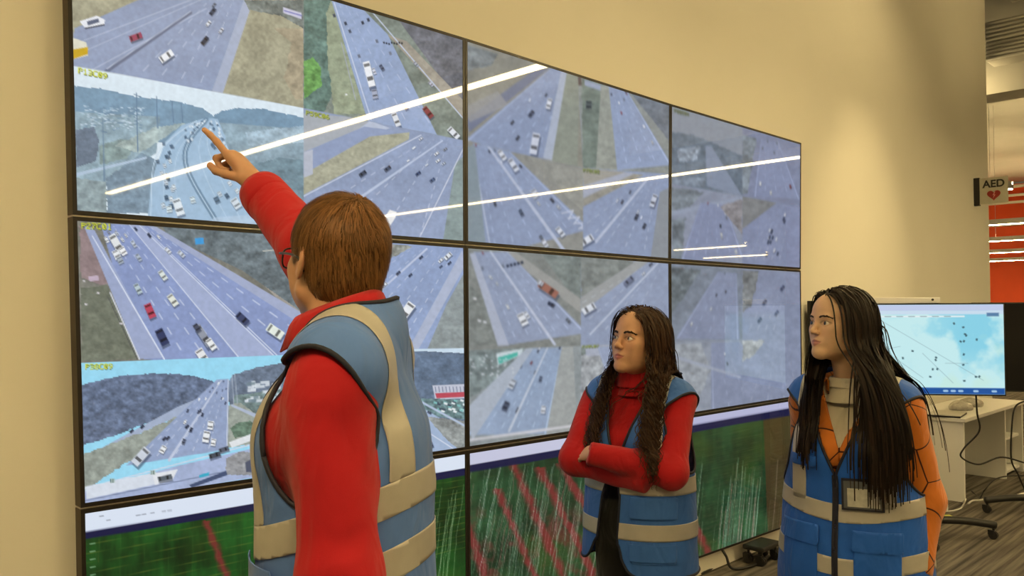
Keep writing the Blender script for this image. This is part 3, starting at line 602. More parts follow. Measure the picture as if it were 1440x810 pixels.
def chart(P, seed, bar, side):
    """browser bar and a dark speed chart with light trajectories; bar = ((x,y),(x,y)) line of the bar's top edge"""
    (xa, ya), (xb, yb) = bar; sl = (yb-ya)/(xb-xa)
    r = np.random.default_rng(seed)
    D = P.Y-(ya+(P.X-xa)*sl)                       # px below the bar's top edge
    Hb = {0: 26-(P.X-120)*.017, 1: 17-(P.X-657)*.016, 2: 11-(P.X-960)*.014}[side]
    n1 = fbm(P.X, P.Y, 46, seed)-.5; n2 = fbm(P.X*3, P.Y*.6, 22, seed+5)-.5
    g = {0: (22, 66, 24), 1: (34, 68, 42), 2: (30, 66, 40)}[side]
    P.C[:] = np.asarray(g)*(1+1.1*n1[..., None]+.5*n2[..., None])
    olive = np.clip((fbm(P.X, P.Y, 70, seed+8)-.52)*5, 0, 1)[..., None]; P.C[:] = P.C*(1-olive*.5)+np.array([58, 74, 26])*olive*.5
    red = np.zeros(P.X.shape)
    for x0, y0, x1, y1, w in {0: [(291, 735, 325, 830, 13)], 1: [(722, 652, 800, 830, 16), (760, 660, 830, 800, 15), (790, 655, 850, 760, 14), (640, 690, 690, 830, 15), (700, 690, 760, 830, 12), (600, 690, 650, 830, 14)], 2: [(955, 690, 995, 775, 13), (905, 640, 990, 810, 9)]}[side]:
        t = np.clip((P.Y-y0)/(y1-y0), 0, 1); xc = x0+(x1-x0)*t
        red = np.maximum(red, np.clip(1.3-np.abs(P.X-xc)/w*2+(fbm(P.X, P.Y, 9, seed+6)-.5)*1.3, 0, 1)*(P.Y > y0-3))
    if side == 1: red = np.maximum(red, np.clip((fbm(P.X, P.Y, 30, seed+11)-.50)*4, 0, .6)*np.clip((P.Y-700)/40, 0, 1))
    P.C[:] = P.C*(1-red[..., None]*.85)+np.array([128, 44, 46])*red[..., None]*.85
    if side == 0:
        for k in range(12):
            P.line((120, 752+k*13.5), (670, 672+k*8.5+k*k*.0), .7, (150, 140, 50), alpha=.55)
        for k in range(14):
            x = 136+k*34; P.line((x, 740-k*4), (x-2, 830), .6, (88, 120, 60), alpha=.4)
        P.line((139, 758), (139, 790), .8, (170, 120, 60), alpha=.6)
        for k in range(5): P.line((127, 765+k*11), (134, 764+k*11), 1.2, (110, 150, 110))
        for k in range(34):
            x = 560+r.random()*96; y0 = 680+r.random()*60; xx = x; yy = y0
            while yy < 840:
                nx = xx-1.6+r.normal()*.9; P.line((xx, yy), (nx, yy+12), .7, (170, 196, 150), alpha=.6); xx = nx; yy += 12
    else:
        for k in range(22):
            y0 = (ya+30+k*9); P.line((xa-10, y0), (xb+10, y0+sl*(xb-xa)*(1-k/26)), .5, (96, 110, 56), alpha=.45)
        N, x0, x1 = ((210, 650, 960) if side == 1 else (100, 940, 1100))
        for k in range(N):
            x = x0+(x1-x0)*r.random()
            if side == 2 and r.random() < .5: x = 1020+r.random()*50
            yy = 640+r.random()*110; xx = x; L = 40+r.random()*160; y1 = yy+L
            a = .16+.34*r.random(); w = .5+.5*r.random(); c = [(196, 214, 190), (220, 224, 216), (150, 190, 160), (200, 130, 130)][r.integers(4)]
            while yy < min(y1, 840):
                nx = xx-(1.5 if side == 1 else .8)+r.normal()*(.9 if side == 1 else .3); P.line((xx, yy), (nx, yy+9), w, c, alpha=a); xx = nx; yy += 9
        if side == 2:
            P.poly([(1072, 560), (1140, 560), (1140, 800), (1082, 800)], (92, 52, 30), .55)
    a = np.clip(Hb+11-D, 0, 1)[..., None]; P.C[:] = P.C*(1-a)+np.array([20, 24, 66])*a
    a = np.clip(Hb-D+.5, 0, 1)[..., None]; P.C[:] = P.C*(1-a)+np.array({0: [222, 232, 248], 1: [200, 202, 226], 2: [182, 184, 216]}[side])*a
    if side == 0:
        for k, x in enumerate((140, 150, 192, 200, 212, 228, 236)): P.line((x, ya+(x-xa)*sl+(7 if k < 1 else 14)), (x+5, ya+(x+5-xa)*sl+(7 if k < 1 else 14)), 1.6, (130, 136, 150), alpha=.7)

def pic_02(P): chart(P, 5, ((120, 722), (655, 641)), 0)
def pic_12(P): chart(P, 6, ((660, 637), (942, 592)), 1)
def pic_22(P): chart(P, 7, ((942, 592), (1127, 562)), 2)

def screen_material(name, gain=1.0, rough=.022):
    m = bpy.data.materials.new(name); m.use_nodes = True; nt = m.node_tree; b = nt.nodes['Principled BSDF']
    a = nt.nodes.new('ShaderNodeVertexColor'); a.layer_name = 'Col'
    b.inputs['Base Color'].default_value = (.012, .012, .014, 1); b.inputs['Roughness'].default_value = rough
    b.inputs['Specular IOR Level'].default_value = .42
    nt.links.new(a.outputs['Color'], b.inputs['Emission Color']); b.inputs['Emission Strength'].default_value = gain
    return m
M['screen'] = screen_material('lit_display_picture', .93)

def quad_point(c, u, v):
    """c = corners tl, tr, br, bl as (x, z)"""
    tl, tr, br, bl = [np.asarray(q, float) for q in c]
    u = np.asarray(u)[..., None]; v = np.asarray(v)[..., None]
    return (tl*(1-u)+tr*u)*(1-v)+(bl*(1-u)+br*u)*v

ROWNAME = ['top', 'middle', 'bottom']
PICS = {(0,0): pic_00, (0,1): pic_01, (0,2): pic_02, (1,0): pic_10, (1,1): pic_11, (1,2): pic_12, (2,0): pic_20, (2,1): pic_21, (2,2): pic_22}
LAB = {(0,0): 'large wall display showing the curving interstate the man points at',
       (0,1): 'large wall display with a diagonal highway above a hillside interstate and overpass',
       (0,2): 'large wall display with white browser bar above a mostly plain dark green chart',
       (1,0): 'wall display with four highway views paled by painted glare, top row centre',
       (1,1): 'wall display of highway views directly behind the head of the woman with folded arms',
       (1,2): 'wall display with red diagonal smears on its green chart, behind the folded arms',
       (2,0): 'dim wall display of highway views in the top row beside the bare wall',
       (2,1): 'dim wall display of highway views between the two women',
       (2,2): 'wall display with pale vertical streaks on its green chart, between the two women'}
GAPZ = .007; GAPX = .0015; THICK = .05
for (i, j), paint in PICS.items():
    c = [np.array(NODE[k], float) for k in ((i, j), (i+1, j), (i+1, j+1), (i, j+1))]
    c[0] += (GAPX, -GAPZ/2); c[1] += (-GAPX, -GAPZ/2); c[2] += (-GAPX, GAPZ/2); c[3] += (GAPX, GAPZ/2)
    mid = sum(c)/4
    t = empty('wall_display', (mid[0], 0, mid[1])); tag(t, LAB[(i, j)], 'screen', 'displays of the three by three video wall')
    loc = [q-mid for q in c]
    B = .012                                     # bezel width
    def inset(d): return [loc[0]+(d, -d), loc[1]+(-d, -d), loc[2]+(-d, d), loc[3]+(d, d)]
    inn = inset(B)
    # casing: box from the outline back towards the wall
    v = [(q[0], 0.004, q[1]) for q in loc]+[(q[0], THICK, q[1]) for q in loc]
    mesh_obj('casing', v, [(0,1,2,3),(7,6,5,4),(4,5,1,0),(5,6,2,1),(6,7,3,2),(7,4,0,3)], M['bezel_body'], t)
    v = [(q[0], 0.0, q[1]) for q in loc]+[(q[0], 0.0, q[1]) for q in inn]+[(q[0], .0035, q[1]) for q in loc]+[(q[0], .0035, q[1]) for q in inn]
    f = []
    for k in range(4):
        k2 = (k+1) % 4; f += [(k, k2, 4+k2, 4+k), (8+k, 8+k2, k2, k), (4+k, 4+k2, 12+k2, 12+k)]
    mesh_obj('bezel', v, f, M['bezel'], t)
    nx, ny = {0: (470, 270), 1: (300, 176), 2: (210, 124)}[i]
    if j == 2: ny = int(ny*.8)
    U, V = np.meshgrid(np.linspace(0, 1, nx), np.linspace(0, 1, ny))
    q = quad_point(inn, U, V)
    pts = np.stack([q[..., 0], np.full(U.shape, .0025), q[..., 1]], -1)
    px = to_px(pts+np.array([mid[0], 0, mid[1]]))
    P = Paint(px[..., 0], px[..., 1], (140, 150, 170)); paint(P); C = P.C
    for _ in range(0 if i == 0 or j == 2 else 1):          # camera pictures are a little soft
        C = (np.pad(C, ((1, 1), (0, 0), (0, 0)), 'edge')[:-2]+2*C+np.pad(C, ((1, 1), (0, 0), (0, 0)), 'edge')[2:])/4
        C = (np.pad(C, ((0, 0), (1, 1), (0, 0)), 'edge')[:, :-2]+2*C+np.pad(C, ((0, 0), (1, 1), (0, 0)), 'edge')[:, 2:])/4
    if j < 2:
        grain = fbm(P.X, P.Y, 5, 700+i*3+j, 2)-.5; C = C*(1+.07*grain[..., None])
        if i: C = (C*.86+C.mean(2, keepdims=True)*.14)*(.95, .93)[i-1]  # off-angle fade and glare painted in: farther columns greyed and dimmed
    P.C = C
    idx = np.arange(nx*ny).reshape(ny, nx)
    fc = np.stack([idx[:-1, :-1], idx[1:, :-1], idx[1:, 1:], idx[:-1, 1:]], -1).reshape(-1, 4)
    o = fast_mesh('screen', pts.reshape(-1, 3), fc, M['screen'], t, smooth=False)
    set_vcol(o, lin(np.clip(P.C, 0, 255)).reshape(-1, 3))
# silver rails in the joints between the rows
for i in range(3):
    for j in (1, 2):
        a = NODE[(i, j)]; b = NODE[(i+1, j)]
        o = MB().add([(a[0]+.002, .006, a[1]-.0022), (b[0]-.002, .006, b[1]-.0022), (b[0]-.002, .006, b[1]+.0022), (a[0]+.002, .006, a[1]+.0022),
                      (a[0]+.002, .05, a[1]-.0022), (b[0]-.002, .05, b[1]-.0022), (b[0]-.002, .05, b[1]+.0022), (a[0]+.002, .05, a[1]+.0022)],
                     [(0,1,2,3),(7,6,5,4),(4,5,1,0),(5,6,2,1),(6,7,3,2),(7,4,0,3)]).build('mount_rail', M['rail'])
        tag(o, ['thin silver rail in the %s joint, %s display column' % (('upper', 'lower')[j-1], ('first', 'middle', 'last')[i])][0], 'rail', 'rails between the display rows')

# ------------------------------------------------------------------ implicit-surface toolkit for the people
def unit(v): v = np.asarray(v, float); return v/np.linalg.norm(v)
def nrm_rows(a): return np.sqrt(np.einsum('ij,ij->i', a, a))
def smin(a, b, k):
    h = np.maximum(k-np.abs(a-b), 0)/k
    return np.minimum(a, b)-h*h*k*.25
def smax(a, b, k): return -smin(-a, -b, k)
class Fr:
    """a local frame: x = right, y = forward, z = up"""
    def __init__(s, o, fwd, up=(0, 0, 1), roll=0.):
        s.o = np.asarray(o, float); y = unit(fwd); x = unit(np.cross(y, np.asarray(up, float))); z = np.cross(x, y)
        if roll:
            c, q = math.cos(roll), math.sin(roll); x, z = x*c+z*q, z*c-x*q
        s.R = np.stack([x, y, z], 1)
    def w(s, p): return s.o+np.asarray(p, float)@s.R.T
    def l(s, P): return (np.asarray(P, float)-s.o)@s.R
def cone(a, b, ra, rb=None):
    a = np.asarray(a, float); b = np.asarray(b, float); rb = ra if rb is None else rb; e = b-a; L2 = e@e+1e-12
    def f(P):
        t = np.clip((P-a)@e/L2, 0, 1); return nrm_rows(P-a-t[:, None]*e)-(ra+(rb-ra)*t)
    return f
def ell(c, r):
    c = np.asarray(c, float); r = np.asarray(r, float)
    def f(P):
        q = (P-c)/r; k0 = nrm_rows(q); k1 = nrm_rows(q/r)+1e-9; return k0*(k0-1)/k1
    return f
def grp(fr, prims, k, ball=None):
    """smooth union of local primitives; a prim may be (f, k) or ('-', f, k); ball = (centre, radius) bounds the group"""
    if ball is not None:
        core = grp(fr, prims, k); bc, br = np.asarray(ball[0], float), ball[1]
        def fb(P):
            d = nrm_rows(P-bc)-br; m = d < .05
            if m.any(): d[m] = core(P[m])
            return d
        return fb
    def f(P):
        Q = fr.l(P) if fr is not None else P; d = None
        for p in prims:
            kk = k; op = '+'
            if isinstance(p, tuple):
                if p[0] == '-': op, p, kk = p
                else: p, kk = p
            v = p(Q)
            if d is None: d = v
            elif op == '+': d = smin(d, v, kk)
            else: d = smax(d, -v, kk)
        return d
    return f
def uni(fs, k):
    def f(P):
        d = fs[0](P)
        for g in fs[1:]: d = smin(d, g(P), k)
        return d
    return f
def waves(seed, freq, n=7):
    r = np.random.default_rng(seed); K = r.normal(size=(n, 3)); K = K/np.linalg.norm(K, axis=1)[:, None]*freq*(.6+.8*r.random((n, 1))); ph = r.random(n)*6.28
    return lambda P: np.sin(P@K.T+ph).sum(1)/n
def axis_pts(lo, hi, h, fine=()):
    """grid positions from lo to hi, spacing h, finer inside the given (a, b, hf) spans"""
    x = lo; out = [lo]
    while x < hi:
        st = h
        for a, b, hf in fine:
            if a <= x <= b: st = min(st, hf)
            elif x < a < x+st: st = min(st, max(a-x, hf))
        x += st; out.append(x)
    return np.array(out)
def surf(F, xs, ys, zs, newton=1):
    B = 4; ax = [xs, ys, zs]; n = [len(a) for a in ax]
    cen = []; half = []; ids = []
    for a in ax:
        nb = (len(a)+B-1)//B; i0 = np.arange(nb)*B; i1 = np.minimum(i0+B, len(a)-1)
        cen.append((a[i0]+a[i1])/2); half.append((a[i1]-a[i0])/2); ids.append(np.arange(len(a))//B)
    G = np.stack(np.meshgrid(*cen, indexing='ij'), -1)
    d = F(G.reshape(-1, 3)).reshape(G.shape[:3])
    hd = np.sqrt(half[0][:, None, None]**2+half[1][None, :, None]**2+half[2][None, None, :]**2)
    act = np.abs(d) < hd*1.5+.01
    ix = np.ix_(*ids); D = d[ix].astype(np.float32); mk = act[ix]
    w = np.argwhere(mk); pts = np.stack([xs[w[:, 0]], ys[w[:, 1]], zs[w[:, 2]]], 1)
    vals = np.empty(len(pts), np.float32)
    for s0 in range(0, len(pts), 200000): vals[s0:s0+200000] = F(pts[s0:s0+200000])
    D[mk] = vals
    S = D < 0
    c = np.zeros(tuple(k-1 for k in n), np.uint8)
    for i in (0, 1):
        for j in (0, 1):
            for k in (0, 1): c += S[i:n[0]-1+i, j:n[1]-1+j, k:n[2]-1+k]
    mix = (c > 0) & (c < 8); cells = np.argwhere(mix); vid = np.full(mix.shape, -1, np.int64); vid[mix] = np.arange(len(cells))
    acc = np.zeros((len(cells), 3)); cnt = np.zeros(len(cells))
    cor = [(i, j, k) for i in (0, 1) for j in (0, 1) for k in (0, 1)]
    for a in range(8):
        for b in range(a+1, 8):
            ca, cb = np.array(cor[a]), np.array(cor[b])
            if np.abs(ca-cb).sum() != 1: continue
            A = cells+ca; Bc = cells+cb
            da = D[A[:, 0], A[:, 1], A[:, 2]].astype(float); db = D[Bc[:, 0], Bc[:, 1], Bc[:, 2]].astype(float); m = (da < 0) != (db < 0)
            t = np.where(m, da/(da-db+1e-12*(da == db)), 0)[:, None]
            pa = np.stack([xs[A[:, 0]], ys[A[:, 1]], zs[A[:, 2]]], 1); pb = np.stack([xs[Bc[:, 0]], ys[Bc[:, 1]], zs[Bc[:, 2]]], 1)
            acc += np.where(m[:, None], pa+(pb-pa)*t, 0); cnt += m
    V = acc/cnt[:, None]; Q = []
    for axn in range(3):
        sl0 = [slice(None)]*3; sl1 = [slice(None)]*3; sl0[axn] = slice(0, n[axn]-1); sl1[axn] = slice(1, n[axn])
        ch = S[tuple(sl0)] != S[tuple(sl1)]; e = np.argwhere(ch); u, v = (axn+1) % 3, (axn+2) % 3
        ok = (e[:, u] > 0) & (e[:, v] > 0) & (e[:, u] < n[u]-1) & (e[:, v] < n[v]-1); e = e[ok]
        inside0 = S[e[:, 0], e[:, 1], e[:, 2]]
        def cell(du, dv):
            q = e.copy(); q[:, u] += du; q[:, v] += dv; return vid[q[:, 0], q[:, 1], q[:, 2]]
        q = np.stack([cell(-1, -1), cell(0, -1), cell(0, 0), cell(-1, 0)], 1); q[~inside0] = q[~inside0][:, ::-1]; Q.append(q)
    Q = np.concatenate(Q)
    for _ in range(newton): V = V-project_step(F, V)
    return V, Q
def grad(F, V, e=.0015):
    g = np.empty_like(V)
    for i in range(3):
        o = np.zeros(3); o[i] = e; g[:, i] = (F(V+o)-F(V-o))/(2*e)
    return g
def project_step(F, V, e=.0012):
    d = F(V); g = np.empty_like(V)
    for i in range(3):
        o = np.zeros(3); o[i] = e; g[:, i] = (F(V+o)-d)/e
    n2 = (g*g).sum(1)+1e-6; s = np.clip(d/n2, -.006, .006)
    return g*s[:, None]
def box_axes(lo, hi, h, fine=None):
    fine = fine or ((), (), ()); return [axis_pts(lo[i], hi[i], h, fine[i]) for i in range(3)]
def tris(Q): return np.concatenate([Q[:, [0, 1, 2]], Q[:, [0, 2, 3]]]) if Q.shape[1] == 4 else Q
def clip(V, T, f):
    """keep the part of a triangle mesh where the field f (per vertex) is positive"""
    ins = f > 0; cnt = ins[T].sum(1); out = [T[cnt == 3]]; N = len(V)
    eds = []
    def rot_to(Tx, flag):
        r = np.argmax(flag, 1); i = np.arange(len(Tx)); return np.stack([Tx[i, r], Tx[i, (r+1) % 3], Tx[i, (r+2) % 3]], 1)
    T1 = T[cnt == 1]; T1 = rot_to(T1, ins[T1]); T2 = T[cnt == 2]; T2 = rot_to(T2, ~ins[T2])
    e = np.concatenate([T1[:, [0, 1]], T1[:, [0, 2]], T2[:, [0, 1]], T2[:, [0, 2]]])
    key = np.minimum(e[:, 0], e[:, 1]).astype(np.int64)*N+np.maximum(e[:, 0], e[:, 1]); uq, inv = np.unique(key, return_inverse=True); inv = inv.ravel()
    a = uq//N; b = uq % N; t = f[a]/(f[a]-f[b]); NV = V[a]+(V[b]-V[a])*t[:, None]
    n1, n2 = len(T1), len(T2); i01 = N+inv[:n1]; i02 = N+inv[n1:2*n1]; j01 = N+inv[2*n1:2*n1+n2]; j02 = N+inv[2*n1+n2:]
    out += [np.stack([T1[:, 0], i01, i02], 1), np.stack([j01, T2[:, 1], T2[:, 2]], 1), np.stack([j01, T2[:, 2], j02], 1)]
    T = np.concatenate(out); V = np.concatenate([V, NV]); us = np.unique(T); mp = np.full(len(V), -1); mp[us] = np.arange(len(us))
    return V[us], mp[T]
def vnormals(V, T):
    n = np.cross(V[T[:, 1]]-V[T[:, 0]], V[T[:, 2]]-V[T[:, 0]]); N = np.zeros_like(V)
    for k in range(3): np.add.at(N, T[:, k], n)
    return N/(np.linalg.norm(N, axis=1)[:, None]+1e-12)
def largest(V, T, keep=1, min_share=.02):
    """drop stray islands"""
    p = np.arange(len(V))
    for _ in range(60):
        m = np.minimum(np.minimum(p[T[:, 0]], p[T[:, 1]]), p[T[:, 2]]); q = p.copy()
        for k in range(3): np.minimum.at(q, T[:, k], m)
        q = q[q]
        if (q == p).all(): break
        p = q
    lab, cnt = np.unique(p[T[:, 0]], return_counts=True); ok = lab[cnt > min_share*len(T)]
    T = T[np.isin(p[T[:, 0]], ok)]; us = np.unique(T); mp = np.full(len(V), -1); mp[us] = np.arange(len(us))
    return V[us], mp[T]
def boundary_tube(V, T, r, skip=None, n=5):
    """tubes along the open edges of a mesh (piping)"""
    E = np.concatenate([T[:, [0, 1]], T[:, [1, 2]], T[:, [2, 0]]]); S_ = {}
    key = E[:, 0].astype(np.int64)*len(V)+E[:, 1]; rk = E[:, 1].astype(np.int64)*len(V)+E[:, 0]
    b = E[~np.isin(key, rk)]; nxt = {int(a): int(c) for a, c in b}; mb = MB(); done = set()
    for st in list(nxt):
        if st in done: continue
        loop = [st]; done.add(st); c = nxt.get(st)
        while c is not None and c not in done: loop.append(c); done.add(c); c = nxt.get(c)
        if len(loop) < 8: continue
        P = V[loop]
        if c == st: P = np.vstack([P, P[:1]])
        for _ in range(3): P[1:-1] = (P[:-2]+2*P[1:-1]+P[2:])/4
        seg = np.linalg.norm(np.diff(P, axis=0), axis=1); L = np.concatenate([[0], np.cumsum(seg)])
        m = max(8, int(L[-1]/.012)); P = np.stack([np.interp(np.linspace(0, L[-1], m), L, P[:, i]) for i in range(3)], 1)
        mb.tube(P, r, n)
    return mb
def solid(o, th, off=-1.):
    s = o.modifiers.new('cloth_thickness', 'SOLIDIFY'); s.thickness = th; s.offset = off; return o

# ------------------------------------------------------------------ anatomy
def head_prims(female, s=1., nose=1., jaw=1.):
    """head in its own frame: origin mid-head, face towards +y; unit = metres"""
    fz = .93 if female else 1.; jx = .044 if female else .050; jr = (.019 if female else .022)*jaw
    er = .0147 if female else .0142; hw = .0158 if female else .0148; ah = (.0066, .0052) if female else (.0048, .0044)
    P = [ell((0, -.014, .032), (.075, .094, .083)),
         (ell((0, .022, -.030), (.058*fz, .066, .084)), .035),
         (ell((0, .048, .045), (.052, .042, .048)), .03),
         (cone((-jx, .004, -.058), (-.011, .066, -.094), jr, .016), .025), (cone((jx, .004, -.058), (.011, .066, -.094), jr, .016), .025),
         (ell((0, .073, -.094), (.019*fz, .017, .015)), .02),
         (ell((-.042*fz, .055, -.021), (.022, .026, .024)), .022), (ell((.042*fz, .055, -.021), (.022, .026, .024)), .022),
         (cone((-.033, .080, .018), (.033, .080, .018), .008 if female else .011), .016),
         ('-', ell((-.031, .107, -.001), (.019, .0195, .0135)), .012), ('-', ell((.031, .107, -.001), (.019, .0195, .0135)), .012)]
    # eyelids
    for sx in (-1, 1):
        def lid(Q, sx=sx):
            c = np.array([sx*.031, .0735, -.001]); q = Q-c; d = nrm_rows(q)-er
            xx = np.clip(q[:, 0]/hw, -1, 1); up = ah[0]*(1-xx**2)+.0004; dn = -ah[1]*(1-xx**2)-.0002
            slit = np.maximum(q[:, 2]-up, dn-q[:, 2]); slit = np.maximum(slit, -q[:, 1]+.002)
            return np.maximum(d, -slit)
        P.append((lid, .003))
    n = nose
    P += [(cone((0, .086, .011), (0, .1015, -.024), .0064, .0078*n), .010), (ell((0, .1040, -.0295), (.0088*n, .0098, .0085)), .008),
          (ell((-.0100*n, .0965, -.0330), (.0060, .0088, .0064)), .006), (ell((.0100*n, .0965, -.0330), (.0060, .0088, .0064)), .006),
          ('-', ell((-.0054, .1005, -.0395), (.0030, .0048, .0032)), .003), ('-', ell((.0054, .1005, -.0395), (.0030, .0048, .0032)), .003),
          (ell((0, .080, -.062), (.024, .013, .018)), .014), (ell((-.033*fz, .050, -.052), (.024, .026, .028)), .02), (ell((.033*fz, .050, -.052), (.024, .026, .028)), .02),
          (cone((-.020, .0825, -.0610), (-.004, .0905, -.0575), .0034, .0044), .004), (cone((.020, .0825, -.0610), (.004, .0905, -.0575), .0034, .0044), .004),
          (cone((-.017, .0838, -.0655), (0, .0890, -.0685), .0038, .0058), .005), (cone((.017, .0838, -.0655), (0, .0890, -.0685), .0038, .0058), .005),
          ('-', cone((-.022, .0878, -.0622), (0, .0968, -.0630), .0012, .0016), .003), ('-', cone((.022, .0878, -.0622), (0, .0968, -.0630), .0012, .0016), .003)]
    for sx in (-1, 1):                           # ears
        def ear(Q, sx=sx):
            a = .30; c = np.array([sx*.0775, -.012, -.006]); q = Q-c; y = q[:, 1]*math.cos(.2)+q[:, 2]*math.sin(.2); z = -q[:, 1]*math.sin(.2)+q[:, 2]*math.cos(.2)
            x = q[:, 0]*sx+y*a
            d = ell((0, 0, 0), (.0075, .0185, .031))(np.stack([x, y, z], 1)); h = ell((.008, .003, .002), (.0065, .0105, .018))(np.stack([x, y, z], 1))
            return smax(d, -h, .004)
        P.append((ear, .005))
    return P
def scaled(prims, s):
    def wrap(f): return lambda Q: f(Q/s)*s
    out = []
    for p in prims:
        if isinstance(p, tuple):
            if p[0] == '-': out.append(('-', wrap(p[1]), p[2]*s))
            else: out.append((wrap(p[0]), p[1]*s))
        else: out.append(wrap(p))
    return out
def torso_prims(s, female, wide=1.):
    w = wide
    P = [ell((0, -.005, .955*s), (.165*w*s, .115*s, .13*s)), ell((0, .0, 1.10*s), (.140*w*s, .102*s, .16*s)),
         ell((0, -.005, 1.27*s), (.158*w*s, .112*s, .17*s)),
         cone((-.150*w*s, -.015, 1.415*s), (.150*w*s, -.015, 1.415*s), .050*s),
         cone((0, -.025, 1.485*s), (-.13*w*s, -.018, 1.43*s), .050*s, .042*s), cone((0, -.025, 1.485*s), (.13*w*s, -.018, 1.43*s), .050*s, .042*s)]
    if female: P += [ell((-.066*s, .075, 1.255*s), (.062*s, .055, .062*s)), ell((.066*s, .075, 1.255*s), (.062*s, .055, .062*s))]
    else: P += [ell((-.07*s, .06, 1.31*s), (.075*s, .05, .06*s)), ell((.07*s, .06, 1.31*s), (.075*s, .05, .06*s))]
    return P
def leg_prims(s, r=1.):
    P = []
    for sx in (-1, 1):
        P += [cone((sx*.088*s, 0, .92*s), (sx*.095*s, .012, .50*s), .082*s*r, .056*s*r), cone((sx*.095*s, .012, .50*s), (sx*.095*s, -.02, .10*s), .054*s*r, .040*s*r)]
    return P
def finger(p, dirs, lens, r):
    P = []; p = np.asarray(p, float)
    for i, (d, L) in enumerate(zip(dirs, lens)):
        q = p+unit(d)*L; P.append((cone(p, q, r*(1-.09*i), r*(1-.09*(i+1))), .004)); p = q
    return P
def hand_prims(fr, curl, thumb_dirs, s=1., side=1):
    """fr: origin wrist, y along the hand, z = back of the hand, x = right. side=+1: thumb on +x. curl: list of 4 lists of bend angles"""
    P = [cone((0, -.02, 0), (side*.020*s, .082*s, .002), .021*s, .0135*s), (cone((0, 0, 0), (side*.004*s, .086*s, .003), .021*s, .0125*s), .012),
         (cone((-side*.006*s, 0, 0), (-side*.014*s, .083*s, .001), .020*s, .012*s), .012), (cone((-side*.008*s, 0, 0), (-side*.030*s, .076*s, -.003), .018*s, .011*s), .012)]
    base = [(side*.024, .088, .001), (side*.004, .092, .002), (-side*.0145, .088, .001), (-side*.031, .079, -.003)]
    lens = [(.043, .026, .021), (.047, .029, .022), (.043, .027, .021), (.034, .021, .019)]; rad = (.0088, .0090, .0086, .0076)
    for b, L, r, c in zip(base, lens, rad, curl):
        a = 0; ds = []
        for ang in c: a += ang; ds.append((0, math.cos(a), -math.sin(a)))
        P += finger(np.array(b)*s, ds, [l*s for l in L], r*s)
    tb = np.array((side*.018, .020, -.008))*s
    P += [(cone((side*.006*s, .010*s, -.004), tb, .016*s, .0145*s), .01)]
    P += finger(tb, thumb_dirs, (.040*s, .030*s, .024*s), .0112*s)
    return P

# ------------------------------------------------------------------ people
def cloth_mat(name, color, rough=.85, amount=.10, weave=900, sheen=.3, bump=.15, crease=.55):
    m = mat(name, color, rough, noise=(14, amount), bump=(weave, bump), sheen=sheen, spec=.25)
    nt = m.node_tree; b = nt.nodes['Principled BSDF']; old = b.inputs['Normal'].links[0].from_socket      # soft creases
    tc = nt.nodes.new('ShaderNodeTexCoord'); mp = nt.nodes.new('ShaderNodeMapping'); mp.inputs['Scale'].default_value = (1, 1, .55)
    n = nt.nodes.new('ShaderNodeTexNoise'); n.inputs['Scale'].default_value = 13; n.inputs['Detail'].default_value = 2.5; n.inputs['Distortion'].default_value = .9
    bp = nt.nodes.new('ShaderNodeBump'); bp.inputs['Strength'].default_value = crease; bp.inputs['Distance'].default_value = .02
    nt.links.new(tc.outputs['Object'], mp.inputs[0]); nt.links.new(mp.outputs[0], n.inputs['Vector']); nt.links.new(n.outputs['Fac'], bp.inputs['Height']); nt.links.new(old, bp.inputs['Normal']); nt.links.new(bp.outputs[0], b.inputs['Normal'])
    return m
M['skin'] = None
def skin_mat(name):
    m = mat(name, (.6, .4, .3), .48, vcol='Col', noise=(60, .04), bump=(600, .05), spec=.4)
    b = m.node_tree.nodes['Principled BSDF']; b.inputs['Subsurface Weight'].default_value = .10
    b.inputs['Subsurface Radius'].default_value = (.9, .35, .2); b.inputs['Subsurface Scale'].default_value = .008
    return m
M['skin'] = skin_mat('skin')
M['red_shirt'] = cloth_mat('red_cotton_shirt', (.46, .010, .018), .8, .06, sheen=.1)
M['red_knit'] = cloth_mat('red_knit', (.42, .007, .013), .85, .08, 600, sheen=.15, bump=.3)
M['vest'] = cloth_mat('blue_polyester_vest', (.040, .140, .50), .6, .07, 1400, .1, .1)
M['vest2'] = cloth_mat('bright_blue_polyester_vest', (.018, .118, .58), .55, .07, 1400, .1, .1)
M['vest0'] = cloth_mat('faded_blue_polyester_vest', (.095, .205, .58), .6, .07, 1400, .1, .1)
M['tape'] = mat('silver_reflective_tape', (.47, .45, .41), .45, metal=.15, noise=(25, .06), bump=(700, .08))
M['piping'] = mat('dark_navy_binding', (.012, .013, .03), .7, noise=(80, .1))
M['black_cloth'] = cloth_mat('black_trousers', (.010, .010, .011), .9, .2)
M['grey_cloth'] = cloth_mat('dark_grey_trousers', (.04, .04, .045), .9, .2)
M['cream_knit'] = cloth_mat('cream_ribbed_knit', (.66, .61, .50), .9, .05, 420, .2, .4)
M['shoe'] = mat('black_shoe_leather', (.02, .018, .016), .45, noise=(30, .2))
